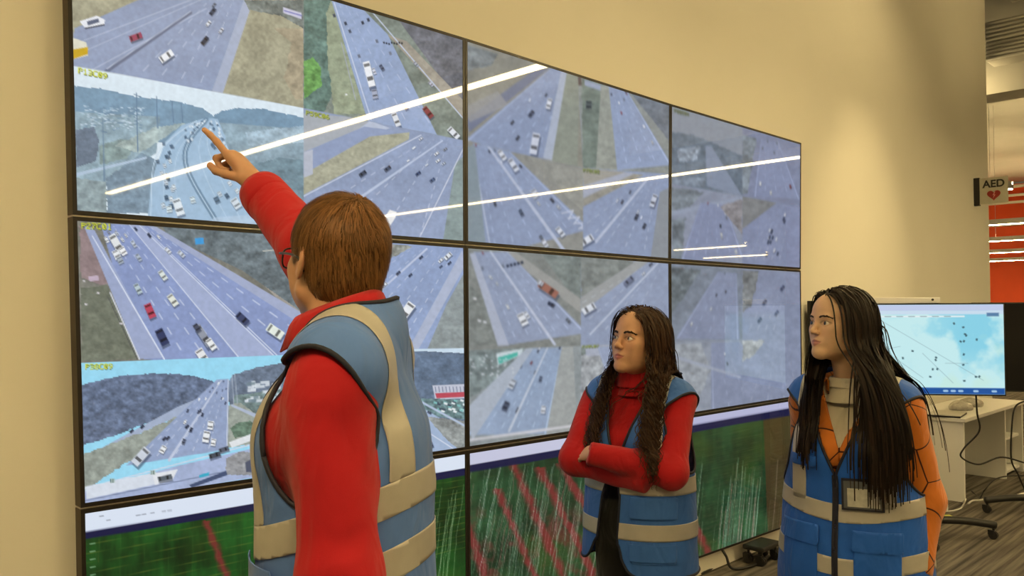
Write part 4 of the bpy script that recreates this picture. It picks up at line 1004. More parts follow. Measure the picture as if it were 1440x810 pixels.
def orange_print():
    m = cloth_mat('orange_jacket_with_dark_line_print', (.56, .16, .018), .75, .08)
    nt = m.node_tree; b = nt.nodes['Principled BSDF']; tc = nt.nodes.new('ShaderNodeTexCoord')
    v = nt.nodes.new('ShaderNodeTexVoronoi'); v.feature = 'DISTANCE_TO_EDGE'; v.inputs['Scale'].default_value = 7.5
    nt.links.new(tc.outputs['Object'], v.inputs['Vector'])
    r = nt.nodes.new('ShaderNodeValToRGB'); r.color_ramp.elements[0].position = .009; r.color_ramp.elements[0].color = (.05, .008, .004, 1)
    r.color_ramp.elements[1].position = .016; r.color_ramp.elements[1].color = (1, 1, 1, 1); nt.links.new(v.outputs['Distance'], r.inputs[0])
    mx = nt.nodes.new('ShaderNodeMix'); mx.data_type = 'RGBA'; mx.blend_type = 'MULTIPLY'; mx.inputs[0].default_value = 1
    src = b.inputs['Base Color'].links[0].from_socket
    nt.links.new(src, mx.inputs[6]); nt.links.new(r.outputs[0], mx.inputs[7]); nt.links.new(mx.outputs[2], b.inputs['Base Color'])
    return m
M['orange'] = orange_print()
def hair_mat(name, c0, rough=.5):
    m = mat(name, c0, rough, vcol='Col', spec=.22)
    b = m.node_tree.nodes['Principled BSDF']; b.inputs['Anisotropic'].default_value = .5
    return m
M['hair'] = hair_mat('hair_strands', (.1, .05, .02))
M['eye'] = mat('eyeball', (.8, .8, .78), .12, vcol='Col', coat=.5)

PORG = np.zeros(3)
def pm(name, V, T, m, parent, smooth=True): return fast_mesh(name, np.asarray(V)-PORG, T, m, parent, smooth)
def pmb(name, mb, m, parent, smooth=True):
    mb.v = [tuple(np.asarray(v)-PORG) for v in mb.v]; return mb.build(name, m, parent, smooth)

def lbox(fr, x, y, z): return [fr.w((sx*x, yy, zz)) for sx in (-1, 1) for yy in y for zz in z]
def bounds(fn_pts, pad): p = np.asarray(fn_pts); return p.min(0)-pad, p.max(0)+pad

def ribbons(paths, normals, width, taper=.35):
    """paths (n, m, 3), normals (n, m, 3) -> ribbon mesh"""
    n, m, _ = paths.shape
    tan = np.gradient(paths, axis=1); side = np.cross(tan, normals); side /= np.linalg.norm(side, axis=2, keepdims=True)+1e-9
    t = np.linspace(0, 1, m); w = np.asarray(width).reshape(-1, 1)*(1-(1-taper)*t**2)[None, :]*.5
    A = paths-side*w[..., None]; B = paths+side*w[..., None]
    V = np.stack([A, B], 2).reshape(-1, 3); i = np.arange(n)[:, None]*m*2+np.arange(m-1)[None, :]*2; i = i.ravel()
    return V, np.stack([i, i+1, i+3, i+2], 1)

def scalp_points(n, hs, seed, front=.030, slope=.55, low=-.055):
    r = np.random.default_rng(seed); out = []
    while sum(len(o) for o in out) < n:
        u = r.normal(size=(n*2, 3)); u /= np.linalg.norm(u, axis=1)[:, None]
        p = u*np.array([.0765, .0955, .0845])+np.array([0, -.014, .032])
        k = (p[:, 1] < front+slope*np.maximum(p[:, 2]-.02, 0)) & ((p[:, 2] > .002) | (p[:, 1] < -.018)) & (p[:, 2] > low)
        out.append(p[k])
    return np.concatenate(out)[:n]*hs

def eyeballs(hf, hs, gaze, parent, iris=(.055, .022, .010)):
    for sx in (-1, 1):
        c = np.array([sx*.031, .0735, -.001])*hs; n, m = 28, 20; V = []; F = []
        for i in range(m+1):
            th = math.pi*i/m
            for k in range(n): ph = 2*math.pi*k/n; V.append((math.sin(th)*math.cos(ph), math.cos(th), math.sin(th)*math.sin(ph)))
        for i in range(m):
            for k in range(n): F.append((i*n+k, i*n+(k+1) % n, (i+1)*n+(k+1) % n, (i+1)*n+k))
        V = np.array(V); y = unit(gaze); x = unit(np.cross(y, (0, 0, 1))); z = np.cross(x, y); W = V@np.stack([x, y, z])
        o = pm('eye', hf.w(c+W*.0132*hs), F, M['eye'], parent)
        ang = np.arccos(np.clip(V[:, 1], -1, 1)); col = np.full((len(V), 3), (.62, .58, .53)); col[ang < .52] = iris; col[ang < .24] = (.006, .006, .006)
        set_vcol(o, col)

def eyebrows(hf, hs, F, col, parent, th=1.):
    r = np.random.default_rng(2)
    for sx in (-1, 1):
        t = r.random(90); x = sx*(.012+.038*t); z = .0165+.006*np.sin(t*2.4)-.003*t*t+r.normal(size=90)*.0013*th
        p = np.stack([x, np.full(90, .12), z], 1)*hs; P = hf.w(p)
        for _ in range(40):
            d = F(P); P = P-hf.R[:, 1]*np.clip(d, -.01, .01)[:, None]*.8
        dr = np.stack([sx*np.full(90, .8), -.25*t, .35-.75*t], 1); dr = dr/np.linalg.norm(dr, axis=1)[:, None]@hf.R.T
        path = np.stack([P, P+dr*.004*hs, P+dr*.008*hs], 1)
        for k in range(3): path[:, k] -= project_step(lambda q: F(q)-.0008, path[:, k])
        N = np.broadcast_to(hf.R[:, 1], path.shape); V, Q = ribbons(path, N, np.full(90, .0017*th))
        o = pm('eyebrow', V, Q, M['hair'], parent); set_vcol(o, np.broadcast_to(col, (len(V), 3)))

def skin_colors(V, hf, hs, base, lip, blush=.12):
    q = hf.l(V)/hs; c = np.broadcast_to(base, (len(V), 3)).copy()
    ax = np.abs(q[:, 0]); zc = -.0632-.0015*(1-(ax/.02)**2); lipm = np.clip(1.25-((ax/.0215)**2+((q[:, 2]-zc)/(.0115-.010*np.clip(ax/.03, 0, 1)))**2), 0, 1)*(q[:, 1] > .078)
    lipm = np.clip(lipm*2.2, 0, 1)[:, None]; c = c*(1-lipm)+np.array(lip)*lipm
    for sx in (-1, 1):
        xr = (q[:, 0]-sx*.031)/.0165; zr = (q[:, 2]+.001); edge = np.where(zr > 0, zr/.0078, zr/.0062); e = xr**2+edge**2; lash = np.exp(-((e-1.0)/.38)**2)*(q[:, 1] > .07)*np.where(zr > 0, .72, .35); c = c*(1-lash[:, None]*.85)
        d = np.exp(-(((q[:, 0]-sx*.038)/.02)**2+((q[:, 2]+.03)/.018)**2))*(q[:, 1] > .03)*blush; c = c*(1-d[:, None])+c*np.array([1.05, .72, .68])*d[:, None]
    return c

def build_body(hf, hs, female, extra, sk, parent, base, lip, finespans=(), nose=1., jaw=1., lo=None, hi=None):
    """one continuous skin mesh: head, neck, trunk, limbs and hands"""
    HP = scaled(head_prims(female, nose=nose, jaw=jaw), hs)
    H = grp(hf, HP, .01, (hf.w((0, 0, .0)), .150*hs))
    nk = cone(hf.w((0, -.022*hs, -.062*hs)), sk['c7']+np.array([0, 0, -.01]), .046*hs if female else .056*hs, .052*hs if female else .062*hs)
    F0 = lambda P: smin(H(P), nk(P), .022)
    def F(P):
        d = F0(P)
        for g, k in extra: d = smin(d, g(P), k)
        return d
    ax = []
    for i in range(3):
        fs = [(hf.o[i]-.135*hs, hf.o[i]+.135*hs, .0026)]+[(a[i], b[i], h) for a, b, h in finespans]
        ax.append(axis_pts(lo[i], hi[i], .015, fs))
    V, Q = surf(F, *ax); V, T = largest(V, tris(Q))
    HC = grp(hf, scaled([p for p in head_prims(female)[:7]], hs), .01)
    build_body.coarse = lambda P: np.minimum(HC(P), nk(P))
    o = pm('body', V, T, M['skin'], parent); set_vcol(o, skin_colors(V, hf, hs, base, lip))
    return F

def ring_strip(fr, prof, a0, a1, n, ex=1., tilt=0.):
    """surface of revolution about local z between two angles (0 = forward); prof = [(r, z)]; ex = depth factor"""
    V = []; m = len(prof)
    for i in range(n+1):
        A = a0+(a1-a0)*i/n
        for r, z in prof:
            x = r*math.sin(A); y = r*math.cos(A)*ex; V.append(fr.w((x, y, z+tilt*y)))
    F = [(i*m+k, (i+1)*m+k, (i+1)*m+k+1, i*m+k+1) for i in range(n) for k in range(m-1)]
    return V, F

def make_vest(fr, s, F, lo, hi, clips, bands, patches, parent, vm, seed=1, h=.0085):
    V, Q = surf(F, *box_axes(lo, hi, h)); T = tris(Q)
    for g in clips: V, T = clip(V, T, g(fr.l(V)))
    V, T = largest(V, T)
    vest = pm('vest', V, T, vm, parent); solid(vest, .003, -1); vest['label'] = 'blue safety vest with silver tape'
    pmb('binding', boundary_tube(V, T, .0045), M['piping'], vest)
    N = vnormals(V, T)
    def patch(name, g, off, m, th=.0012, par=vest):
        Vo, To = V+N*off, T
        gl = [g] if callable(g) else g
        for gg in gl: Vo, To = clip(Vo, To, gg(fr.l(Vo)))
        if len(To) == 0: return None
        o = pm(name, Vo, To, m, par); solid(o, th, -1); return o
    for g in bands: patch('reflective_band', g, .0022, M['tape'])
    for name, g, off, m in patches: patch(name, g, off, m, .002)
    return vest

def rect(x0, x1, z0, z1, front=True):
    return lambda q: np.minimum(np.minimum(np.minimum(q[:, 0]-x0, x1-q[:, 0]), np.minimum(q[:, 2]-z0, z1-q[:, 2])), q[:, 1]*10 if front else 1e9)

def shoes(fr, s, parent):
    for sx in (-1, 1):
        F = grp(fr, [ell((sx*.095*s, .055, .035), (.045, .13, .045)), ell((sx*.095*s, -.035, .05), (.038, .05, .052)), ('-', lambda Q: Q[:, 2]-.0, .004)], .03)
        G = lambda P: np.maximum(F0(P), -fr.l(P)[:, 2]+.0)
        F0 = grp(fr, [ell((sx*.095*s, .055, .035), (.045, .13, .045)), ell((sx*.095*s, -.035, .05), (.038, .05, .052))], .03)
        c = fr.w((sx*.095*s, .04, .05)); V, Q = surf(G, *box_axes(c-.2, c+.2, .012), newton=1); pm('shoe', V, Q, M['shoe'], parent)

def hair_cap(hf, hs, parts, front=.030, slope=.55, low=-.055, off=.006):
    E = grp(hf, scaled([ell((0, -.014, .032), (.0765+off, .0955+off, .0845+off))], hs), .01)
    c = hf.w((0, -.01, .03)); V, Q = surf(E, *box_axes(c-.15, c+.15, .008)); T = tris(Q); q = lambda V: hf.l(V)/hs
    V, T = clip(V, T, (lambda p: front+slope*np.maximum(p[:, 2]-.02, 0)-p[:, 1])(q(V)))
    V, T = clip(V, T, (lambda p: np.maximum(p[:, 2]-.002, -.018-p[:, 1]))(q(V))); V, T = clip(V, T, (q(V)[:, 2]-low))
    return V, T

def join_meshes(lst):
    Vs, Ts, n = [], [], 0
    for V, T in lst:
        T = np.asarray(T); T = tris(T) if T.shape[1] == 4 else T; Vs.append(V); Ts.append(T+n); n += len(V)
    return np.concatenate(Vs), np.concatenate(Ts)

def long_hair(hf, hs, F, bf, n, steps, step, part, target, cfg, seed, cols, width=.0042, curl=0., inert=.80, back=0., front=.03, slope=.55):
    r = np.random.default_rng(seed); q = scalp_points(n, hs, seed, front, slope); P = hf.w(q)
    nrm = unit_rows((q/hs-np.array([0, -.014, .032]))/np.array([.0765, .0955, .0845])**2)
    d = np.stack([np.sign(q[:, 0]-part*hs+1e-5)*1.0, np.full(n, -.25-back), np.full(n, -.45)], 1); d += r.normal(size=d.shape)*.12
    d -= (d*nrm).sum(1)[:, None]*nrm; d = unit_rows(d)@hf.R.T
    margin = .007+.013*r.random(n); length = cfg['len']*(.80+.28*r.random(n))*np.where(q[:, 0] > part*hs, cfg.get('right', 1.), 1.); chin = hf.o[2]-.05*hs
    path = np.empty((n, steps+1, 3)); nor = np.empty_like(path); path[:, 0] = P; nor[:, 0] = nrm@hf.R.T
    tgt, grpk = target(q/hs, r)
    free = np.zeros((n, 1))
    for k in range(steps):
        live = (k*step < length)[:, None]
        low = np.clip((chin+.03-P[:, 2])/.06, 0, 1)[:, None]; loc = bf.l(P)
        pull = np.zeros((n, 3)); pull[:, :2] = (tgt-loc[:, :2]); pl = np.linalg.norm(pull, axis=1)[:, None]+1e-6; pull = pull/pl*np.minimum(pl*9, 1.); pull = pull@bf.R.T
        dd = unit_rows(d*inert+np.array([0, 0, -1.])*(.20+.22*low+free)+pull*low*cfg.get('pull', .25)); Pn = P+dd*step*live
        e = F(Pn); g = unit_rows(fgrad(F, Pn, e, .004)); push = np.maximum(margin-e, 0)[:, None]; Pn = Pn+g*np.minimum(push, .02)
        dn = (dd*g).sum(1)[:, None]; d = np.where((push > 0) & (dn < 0), unit_rows(dd-dn*g), dd); P = np.where(live, Pn, P)
        free = np.where(e[:, None] > margin[:, None]+.006, .35, 0.); path[:, k+1] = P; nor[:, k+1] = np.where(push > 0, g, unit_rows(.8*nor[:, k]+.2*g))
    if curl:
        s = np.linspace(0, 1, steps+1)*steps*step; amp = curl*np.clip((s-.10)/.15, 0, 1)*np.clip((length[:, None]*1.05-s[None, :])/.05, .3, 1); ph = r.random(n)[:, None]*.9+np.floor(r.random(n)*14)[:, None]; w = 2*math.pi/(.055+.02*np.floor(r.random(n)*3)[:, None]/3)
        x = bf.R[:, 0]; y = bf.R[:, 1]
        path = path+amp[..., None]*(np.cos(w*s+ph)[..., None]*x+np.sin(w*s+ph)[..., None]*y)
    nor = unit_rows(nor+r.normal(size=(n, 1, 3))*.35)
    V, Q = ribbons(path, nor, width*(.7+.6*r.random(n)), .45)
    c = np.asarray(cols)[r.integers(len(cols), size=n)]*(.75+.5*r.random((n, 1))); C = np.repeat(c, (steps+1)*2, 0)
    return V, Q, C
def fgrad(F, P, d, e):
    return np.stack([(F(P+o)-d)/e for o in np.eye(3)*e], 1)
def unit_rows(a): return a/(np.linalg.norm(a, axis=-1, keepdims=True)+1e-9)

def dir_cam(deg_left, pitch=0.):
    """horizontal direction: 0 = towards the camera side, +90 = towards the left end of the wall"""
    a = math.radians(deg_left); h = -FWD*math.cos(a)-RGT*math.sin(a); p = math.radians(pitch)
    return h*math.cos(p)+np.array([0, 0, math.sin(p)])
def ground(x, d):
    p = CAM+FWD*d+RGT*((x-720)/F_PX*d); return np.array([p[0], p[1], 0.])
def rel(base, right, fwd, z): return np.array([0, 0, z])+base*np.array([1, 1, 0])+RGT*right+FWD*fwd
def arm_cloth(sh, el, wr, r, cut=.93):
    """sleeve: shoulder, elbow, cuff"""
    sh, el, wr = [np.asarray(p, float) for p in (sh, el, wr)]; cf = el+(wr-el)*cut; dr = unit(wr-el)
    a = cone(sh, el, r[0], r[1]); b = cone(el, cf+dr*.03, r[1], r[2])
    return lambda P: smin(a(P), smax(b(P), (P-cf)@dr, .006), .03)
def arm_skin(sh, el, wr, s=1.):
    a = cone(sh, el, .043*s, .036*s); b = cone(el, wr, .037*s, .024*s); return lambda P: smin(a(P), b(P), .02)
def leg_skin(fr, s): return grp(fr, leg_prims(s, .8)+[cone((sx*.095*s, -.02, .10*s), (sx*.095*s, .08, .035), .03*s, .022*s) for sx in (-1, 1)], .03)
def trousers(fr, s, m, parent, r=1., top=1.02, waist=None):
    F = grp(fr, leg_prims(s, 1.16*r)+[ell((0, -.005, .955*s), (.175*s*r, .125*s*r, .10*s))], .035); wv = waves(5, 22)
    G = lambda P: np.maximum((F(P) if waist is None else np.minimum(F(P), waist(P)))-.003*wv(P), np.maximum(.045-P[:, 2], P[:, 2]-top*s)); c = fr.w((0, 0, .5*s))
    V, Q = surf(G, *box_axes(c-np.array([.32, .32, .56*s]), c+np.array([.32, .32, .70*s]), .014), newton=1); pm('trousers', V, Q, m, parent)

# ---- the man pointing: seen from behind his left side
def man():
    global PORG
    s = 1.80/1.75; d0 = 1.46; base = rel(CAM+FWD*d0, -.295, 0, 0); PORG = base.copy()
    fr = Fr(base, -RGT*math.cos(.02)+FWD*math.sin(.02))
    root = empty('person', tuple(base)); tag(root, 'person in red shirt and blue vest pointing up at the top display', 'person')
    hf = Fr(at(473, 367, 1.50), unit(-RGT*math.cos(math.radians(48))+FWD*math.sin(math.radians(48))+np.array([0, 0, .10])), roll=-.02); hs = 1.0
    sk = {'c7': fr.w((0, .0, 1.465*s))}
    # joints
    shR = fr.w((.165, .01, 1.45)); elR = at(438, 352, 1.75); wrR = at(357, 257, 1.92)
    shL = fr.w((-.176, -.012, 1.408)); elL = fr.w((-.205, -.035, 1.150)); wrL = fr.w((-.190, .03, .90))
    # right hand: index finger out, the others folded
    kn = at(322, 211, 1.945); yh = unit(kn-wrR); cz = unit(RGT*.72+np.array([0, 0, .55])-FWD*.30); zh = unit(cz-(cz@yh)*yh)
    hr = Fr(wrR, yh, zh)
    side = 1 if (hr.R[:, 0]@(-FWD)) > 0 else -1
    HR = grp(hr, hand_prims(hr, [(.02, .10, .08), (1.0, 1.85, .9), (1.28, 1.85, .9), (1.45, 1.85, .9)], [(side*.28, .80, -.55), (side*.0, .85, -.5), (-side*.1, .95, -.2)], 1.0, side), .008, (hr.w((0, .08, 0)), .15))
    hl = Fr(wrL, (0, 0, -1), fr.R[:, 0]*-1); sl = 1 if (hl.R[:, 0]@fr.R[:, 1]) > 0 else -1
    HL = grp(hl, hand_prims(hl, [(.25, .35, .25)]*4, [(sl*.5, .8, -.2), (sl*.2, .9, -.2), (0, 1, -.1)], 1.0, sl), .008, (hl.w((0, .08, 0)), .15))
    tor = grp(fr, torso_prims(s, False, 1.02), .05)
    aR = arm_skin(shR, elR, wrR, 1.05); aL = arm_skin(shL, elL, wrL, 1.05)
    legs = leg_skin(fr, s)
    lo, hi = bounds([hr.w((0, .2, 0)), base, hf.o, hf.w((0, 0, .15))]+lbox(fr, .25, (-.17, .17), (0,)), .07); lo[2] = -.01
    c = hr.w((0, .09, -.01))
    FB = build_body(hf, hs, False, [(lambda P: tor(P)+.012, .03), (aR, .03), (aL, .03), (legs, .03), (HR, .010), (HL, .010)], sk, root, (.56, .31, .19), (.5, .24, .17), [(c-.11, c+.11, .0033)], lo=lo, hi=hi)
    eyeballs(hf, hs, (0, 1, .1), root); eyebrows(hf, hs, FB, (.08, .04, .015), root)
    # shirt
    sR = arm_cloth(shR, elR, wrR, (.070, .064, .050), .86); sL = arm_cloth(shL, elL, wrL, (.062, .060, .050), .94); wv = waves(11, 34); wf = waves(12, 75)
    def FS(P):
        z = P[:, 2]; d = np.maximum(np.maximum(tor(P)-.012, z-1.505*s), .93*s-z); d = smin(smin(d, sR(P), .05), sL(P), .05)
        return d-.0065*wv(P)-.0018*wf(P)
    l2, h2 = bounds([wrR, elL, wrL]+lbox(fr, .24, (-.16, .16), (.9, 1.56)), .06); fine = ((), (), ())
    V, Q = surf(FS, *box_axes(l2, h2, .0085)); V, T = largest(V, tris(Q)); sh = pm('shirt', V, T, M['red_shirt'], root)
    # rolled cuff and collar
    cu = elR+(wrR-elR)*.86; cf = Fr(cu, np.cross(unit(wrR-elR), (0, 0, 1)), unit(wrR-elR))
    Vc, Fc = ring_strip(cf, [(.040, -.004), (.0515, .003), (.0545, -.012), (.0555, -.045), (.053, -.060)], 0, 2*math.pi, 36); o = mesh_obj('cuff', np.array(Vc)-PORG, Fc, M['red_shirt'], sh, True); solid(o, .003)
    nf = Fr(fr.w((0, .018, 1.475*s)), fr.R[:, 1]+np.array([0, 0, .0]), (0, 0, 1))
    Vc, Fc = ring_strip(nf, [(.060, .0), (.0645, .046), (.070, .053), (.079, .042), (.094, .002)], .35, 2*math.pi-.35, 48, 1.05, -.36); o = mesh_obj('collar', np.array(Vc)-PORG, Fc, M['red_shirt'], sh, True); solid(o, .003)
    # vest
    def col(Q):
        z = Q[:, 2]; a = np.interp(z, [.80, 1.0, 1.25, 1.36, 1.42], [.205, .198, .185, .165, .12]); b = np.interp(z, [.80, 1.0, 1.25, 1.36, 1.42], [.158, .150, .140, .115, .08])
        return np.maximum((np.sqrt((Q[:, 0]/a)**2+((Q[:, 1]+.002)/b)**2)-1)*b, np.maximum(z-1.40, .76-z))
    wv2 = waves(21, 20); wv3 = waves(22, 46)
    FT = grp(fr, torso_prims(s, False, 1.04), .05); FC = grp(fr, [col], .01)
    FV = lambda P: smin(FT(P)-.022, FC(P), .05)-.005*wv2(P)-.0022*wv3(P)
    zt = 1.43*s
    def neck(q): return np.maximum(np.sqrt((q[:, 0]/.098)**2+((q[:, 1]-.012)/.102)**2)-1, (1.36*s-q[:, 2])*12)
    def arms(q): return np.maximum(((q[:, 1]-.008)/.092)**2+((q[:, 2]-1.338*s)/.128)**2-1, (.10-np.abs(q[:, 0]))*14)
    def frontv(q):
        w = np.interp(q[:, 2], [.7, 1.15, 1.25, 1.52], [.05, .035, .035, .095]); return np.maximum(np.abs(q[:, 0])-w, -q[:, 1]*8)
    def hem(q): return q[:, 2]-.82
    def tilt(q): return q[:, 2]+.33*q[:, 1]+.06*q[:, 0]
    bands = [lambda q: .027-np.abs(tilt(q)-1.212), lambda q: .027-np.abs(tilt(q)-1.108), lambda q: .027-np.abs(tilt(q)-.92)]
    for sx in (-1, 1): bands.append(lambda q, sx=sx: np.minimum(np.minimum(.027-np.abs(sx*q[:, 0]-.118-.05*np.clip(1.40-q[:, 2], 0, .2)*(q[:, 1] < 0)), sx*q[:, 0]*5), tilt(q)-1.239))
    patches = [('pocket', lambda q: np.minimum(rect(-.17, -.06, .97, 1.09)(q), 1), .006, M['vest0']), ('pocket_flap', lambda q: np.minimum(rect(-.175, -.055, 1.085, 1.150)(q), 1), .011, M['vest0'])]
    make_vest(fr, s, FV, fr.w((-.0, 0, .72))-np.array([.36, .36, 0]), fr.w((0, 0, 1.56))+np.array([.36, .36, .02]), [neck, arms, frontv, hem], bands, patches, root, M['vest0'])
    trousers(fr, s, M['grey_cloth'], root, .98); shoes(fr, s, root)
    # short brown hair
    hf_hair = lambda q: np.minimum(np.minimum(.052+.30*np.maximum(q[:, 2]-.03, 0)-q[:, 1], np.maximum(q[:, 2]-.022, -.020-q[:, 1])), q[:, 2]+.082+.25*np.maximum(-q[:, 1]-.06, 0))
    w31 = waves(31, 120); w32 = waves(32, 50); E0 = grp(hf, [ell((0, -.014, .032), (.0825, .1015, .094)), (ell((0, -.045, -.035), (.064, .058, .060)), .03)], .03)
    E = lambda P: E0(P)-.0022*w31(P)-.003*w32(P)
    c = hf.o; V, Q = surf(E, *box_axes(c-.17, c+.17, .0065)); T = tris(Q); V, T = clip(V, T, hf_hair(hf.l(V))); V, T = largest(V, T)
    N = vnormals(V, T); r = np.random.default_rng(5); n = 5200; k = r.integers(len(T), size=n); w = r.random((n, 3)); w /= w.sum(1)[:, None]
    P = (V[T[k]]*w[..., None]).sum(1); Nn = unit_rows((N[T[k]]*w[..., None]).sum(1)); crown = hf.w((.004, -.062, .118))
    away = P-crown; down = np.array([0, 0, -1.])*.25+hf.R[:, 1]*.02; sw = np.cross(Nn, unit_rows(away))*.35
    d = unit_rows(unit_rows(away)+down+sw+r.normal(size=(n, 3))*.12); d = unit_rows(d-(d*Nn).sum(1)[:, None]*Nn); m = 5; L = .020+.022*r.random(n); path = np.empty((n, m+1, 3)); path[:, 0] = P-Nn*.003; lift = .001+.0035*r.random(n)
    for i in range(m):
        q = path[:, i]+d*(L/m)[:, None]; e = E(q); g = unit_rows(grad(E, q, .004)); q = q-g*(e-lift*(i+1)/m)[:, None]; d = unit_rows(d*.8+.2*unit_rows(q-path[:, i])-g*.03); path[:, i+1] = q
    VR, QR = ribbons(path, np.repeat(Nn[:, None], m+1, 1), .0019*(.7+.6*r.random(n)), .4)
    VJ, TJ = join_meshes([(V-N*.002, T), (VR, QR)]); o = pm('hair', VJ, TJ, M['hair'], root)
    base_c = np.array((.185, .085, .030)); cr = base_c*(.55+.9*r.random((n, 1)))*np.array([1, 1, 1]); set_vcol(o, np.concatenate([np.broadcast_to(base_c*.6, (len(V), 3)), np.repeat(cr, (m+1)*2, 0)]))
    # glasses
    g = MB(); pts = lambda A: [hf.w(p) for p in A]
    for sx in (-1, 1):
        g.tube(pts(spline([(sx*.068, .090, .006), (sx*.074, .05, .007), (sx*.080, .0, .004), (sx*.079, -.012, -.004), (sx*.076, -.022, -.022)], 16)), .0024, 6)
        ring = [(sx*(.034+.027*math.copysign(abs(math.cos(a))**.6, math.cos(a))), .1015-.010*abs(math.cos(a))*(1 if math.cos(a) > 0 else 0), -.003+.019*math.copysign(abs(math.sin(a))**.6, math.sin(a))) for a in np.linspace(0, 2*math.pi, 29)]
        g.tube(pts(ring), .0018, 6)
    g.tube(pts([(-.009, .104, .004), (0, .106, .006), (.009, .104, .004)]), .0018, 6)
    pmb('glasses', g, M['black'], root)
man()

def vest_column(rows, y0=0., zlo=.6, zhi=1.3):
    z_, a_, b_ = zip(*rows)
    def col(Q):
        z = Q[:, 2]; a = np.interp(z, z_, a_); b = np.interp(z, z_, b_)
        return np.maximum((np.sqrt((Q[:, 0]/a)**2+((Q[:, 1]-y0)/b)**2)-1)*np.minimum(a, b), np.maximum(z-zhi, zlo-z))
    return col

# ---- the woman with folded arms
def folded():
    global PORG
    s = 1.545/1.75; d0 = 2.78; base = rel(CAM+FWD*d0, (897-720)/F_PX*d0, 0, 0); PORG = base.copy()
    fr = Fr(base, dir_cam(32))
    root = empty('person', tuple(base)); tag(root, 'person with long curly brown hair, arms folded over a blue vest and red turtleneck', 'person')
    hs = .965; hf = Fr(at(899, 481, 2.73), dir_cam(52, 11), roll=.03)
    sk = {'c7': fr.w((0, -.02, 1.475*s))}
    shR = at(840, 563, 2.85); elR = at(809, 645, 2.74); wrR = at(902, 676, 2.60)
    shL = at(956, 560, 2.71); elL = at(944, 664, 2.585); wrL = at(838, 639, 2.59)
    yl = unit(at(800, 630, 2.79)-wrL); hl = Fr(wrL, yl, unit(-FWD*.85+np.array([0, 0, .5]))); sl = 1 if hl.R[:, 0]@np.array([0, 0, 1.]) > 0 else -1
    HL = grp(hl, hand_prims(hl, [(.35, .35, .3)]*4, [(sl*.15, 1, -.1), (0, 1, -.1), (0, 1, -.2)], .82, sl), .008, (hl.w((0, .08, 0)), .15))
    yr = unit(at(950, 655, 2.68)-wrR); hr = Fr(wrR, yr, unit(-FWD+np.array([0, 0, .2]))); sr = 1 if hr.R[:, 0]@np.array([0, 0, 1.]) > 0 else -1
    HR = grp(hr, hand_prims(hr, [(.3, .4, .3)]*4, [(sr*.4, .85, -.2), (sr*.1, 1, -.2), (0, 1, -.2)], .86, sr), .008, (hr.w((0, .08, 0)), .15))
    tor = grp(fr, torso_prims(s, True, .97), .05); aR = arm_skin(shR, elR, wrR, .85); aL = arm_skin(shL, elL, wrL, .85); legs = leg_skin(fr, s)
    lo, hi = bounds([elR, elL, hf.w((0, 0, .14)), wrL]+lbox(fr, .20, (-.15, .2), (0,)), .06); lo[2] = -.01
    c = hl.w((0, .06, 0))
    FB = build_body(hf, hs, True, [(lambda P: tor(P)+.012, .03), (aR, .02), (aL, .02), (legs, .03), (HL, .008), (HR, .008)], sk, root, (.60, .34, .21), (.42, .14, .12), [(c-.08, c+.08, .004)], lo=lo, hi=hi)
    eyeballs(hf, hs, (.38, 1, .16), root); eyebrows(hf, hs, FB, (.022, .011, .006), root, 1.25)
    # red knit turtleneck
    sR = arm_cloth(shR, elR, wrR, (.056, .050, .036), 1.10); sL = arm_cloth(shL, elL, wrL, (.050, .049, .036), 1.10); wv = waves(41, 40); wf = waves(42, 85)
    def FS(P):
        z = P[:, 2]; d = np.maximum(np.maximum(tor(P)-.009, z-1.50*s), 1.0-z); return smin(smin(d, sR(P), .035), sL(P), .035)-.0040*wv(P)-.0014*wf(P)
    l2, h2 = bounds([elR, elL, wrL, wrR]+lbox(fr, .19, (-.13, .17), (.97, 1.36)), .06)
    V, Q = surf(FS, *box_axes(l2, h2, .0075)); V, T = largest(V, tris(Q)); sw = pm('sweater', V, T, M['red_knit'], root)
    nf = Fr(fr.w((0, .004, 1.475*s)), fr.R[:, 1], unit(np.array([0, 0, 1.])+fr.R[:, 1]*.20))
    Vc, Fc = ring_strip(nf, [(.071, -.035), (.0635, -.012), (.061, .012), (.0595, .040), (.0635, .054), (.0675, .048), (.0685, .018), (.072, -.006)], 0, 2*math.pi, 40, 1.05); mesh_obj('turtleneck_collar', np.array(Vc)-PORG, Fc, M['red_knit'], sw, True)
    # vest, open at the front
    FT = grp(fr, torso_prims(s, True, .99), .05); FC = grp(fr, [vest_column([(.62, .205, .162), (.85, .196, .152), (1.05, .186, .142), (1.18, .182, .136), (1.25, .158, .10)], .0, .60, 1.25)], .01)
    wv2 = waves(51, 22); wv3 = waves(52, 48); FV = lambda P: smin(FT(P)-.020, FC(P), .045)-.0045*wv2(P)-.002*wv3(P)
    def neck(q): return np.maximum(np.sqrt((q[:, 0]/.082)**2+((q[:, 1]-.0)/.085)**2)-1, (1.36*s-q[:, 2])*12)
    def arms(q): return np.maximum(((q[:, 1]-.012)/.088)**2+((q[:, 2]-1.305*s)/.130)**2-1, (.095-np.abs(q[:, 0]))*14)
    def cx(z): return np.interp(z, [.6, .8, 1.0, 1.10, 1.3], [.062, .052, .034, .012, .0])
    def frontv(q):
        w = np.interp(q[:, 2], [.6, .70, .95, 1.03, 1.06, 1.34], [.075, .044, .034, .012, .006, .092]); return np.maximum(np.abs(q[:, 0]-cx(q[:, 2]))-w, -q[:, 1]*8)
    def hem(q):
        dl = np.clip(np.abs(q[:, 0]-.055)-.04, 0, 1); return q[:, 2]-.700-np.where(q[:, 1] > 0, .085*np.exp(-(dl/.030)**1.5), 0)-.02*(q[:, 0] > 0)*(q[:, 1] > 0)
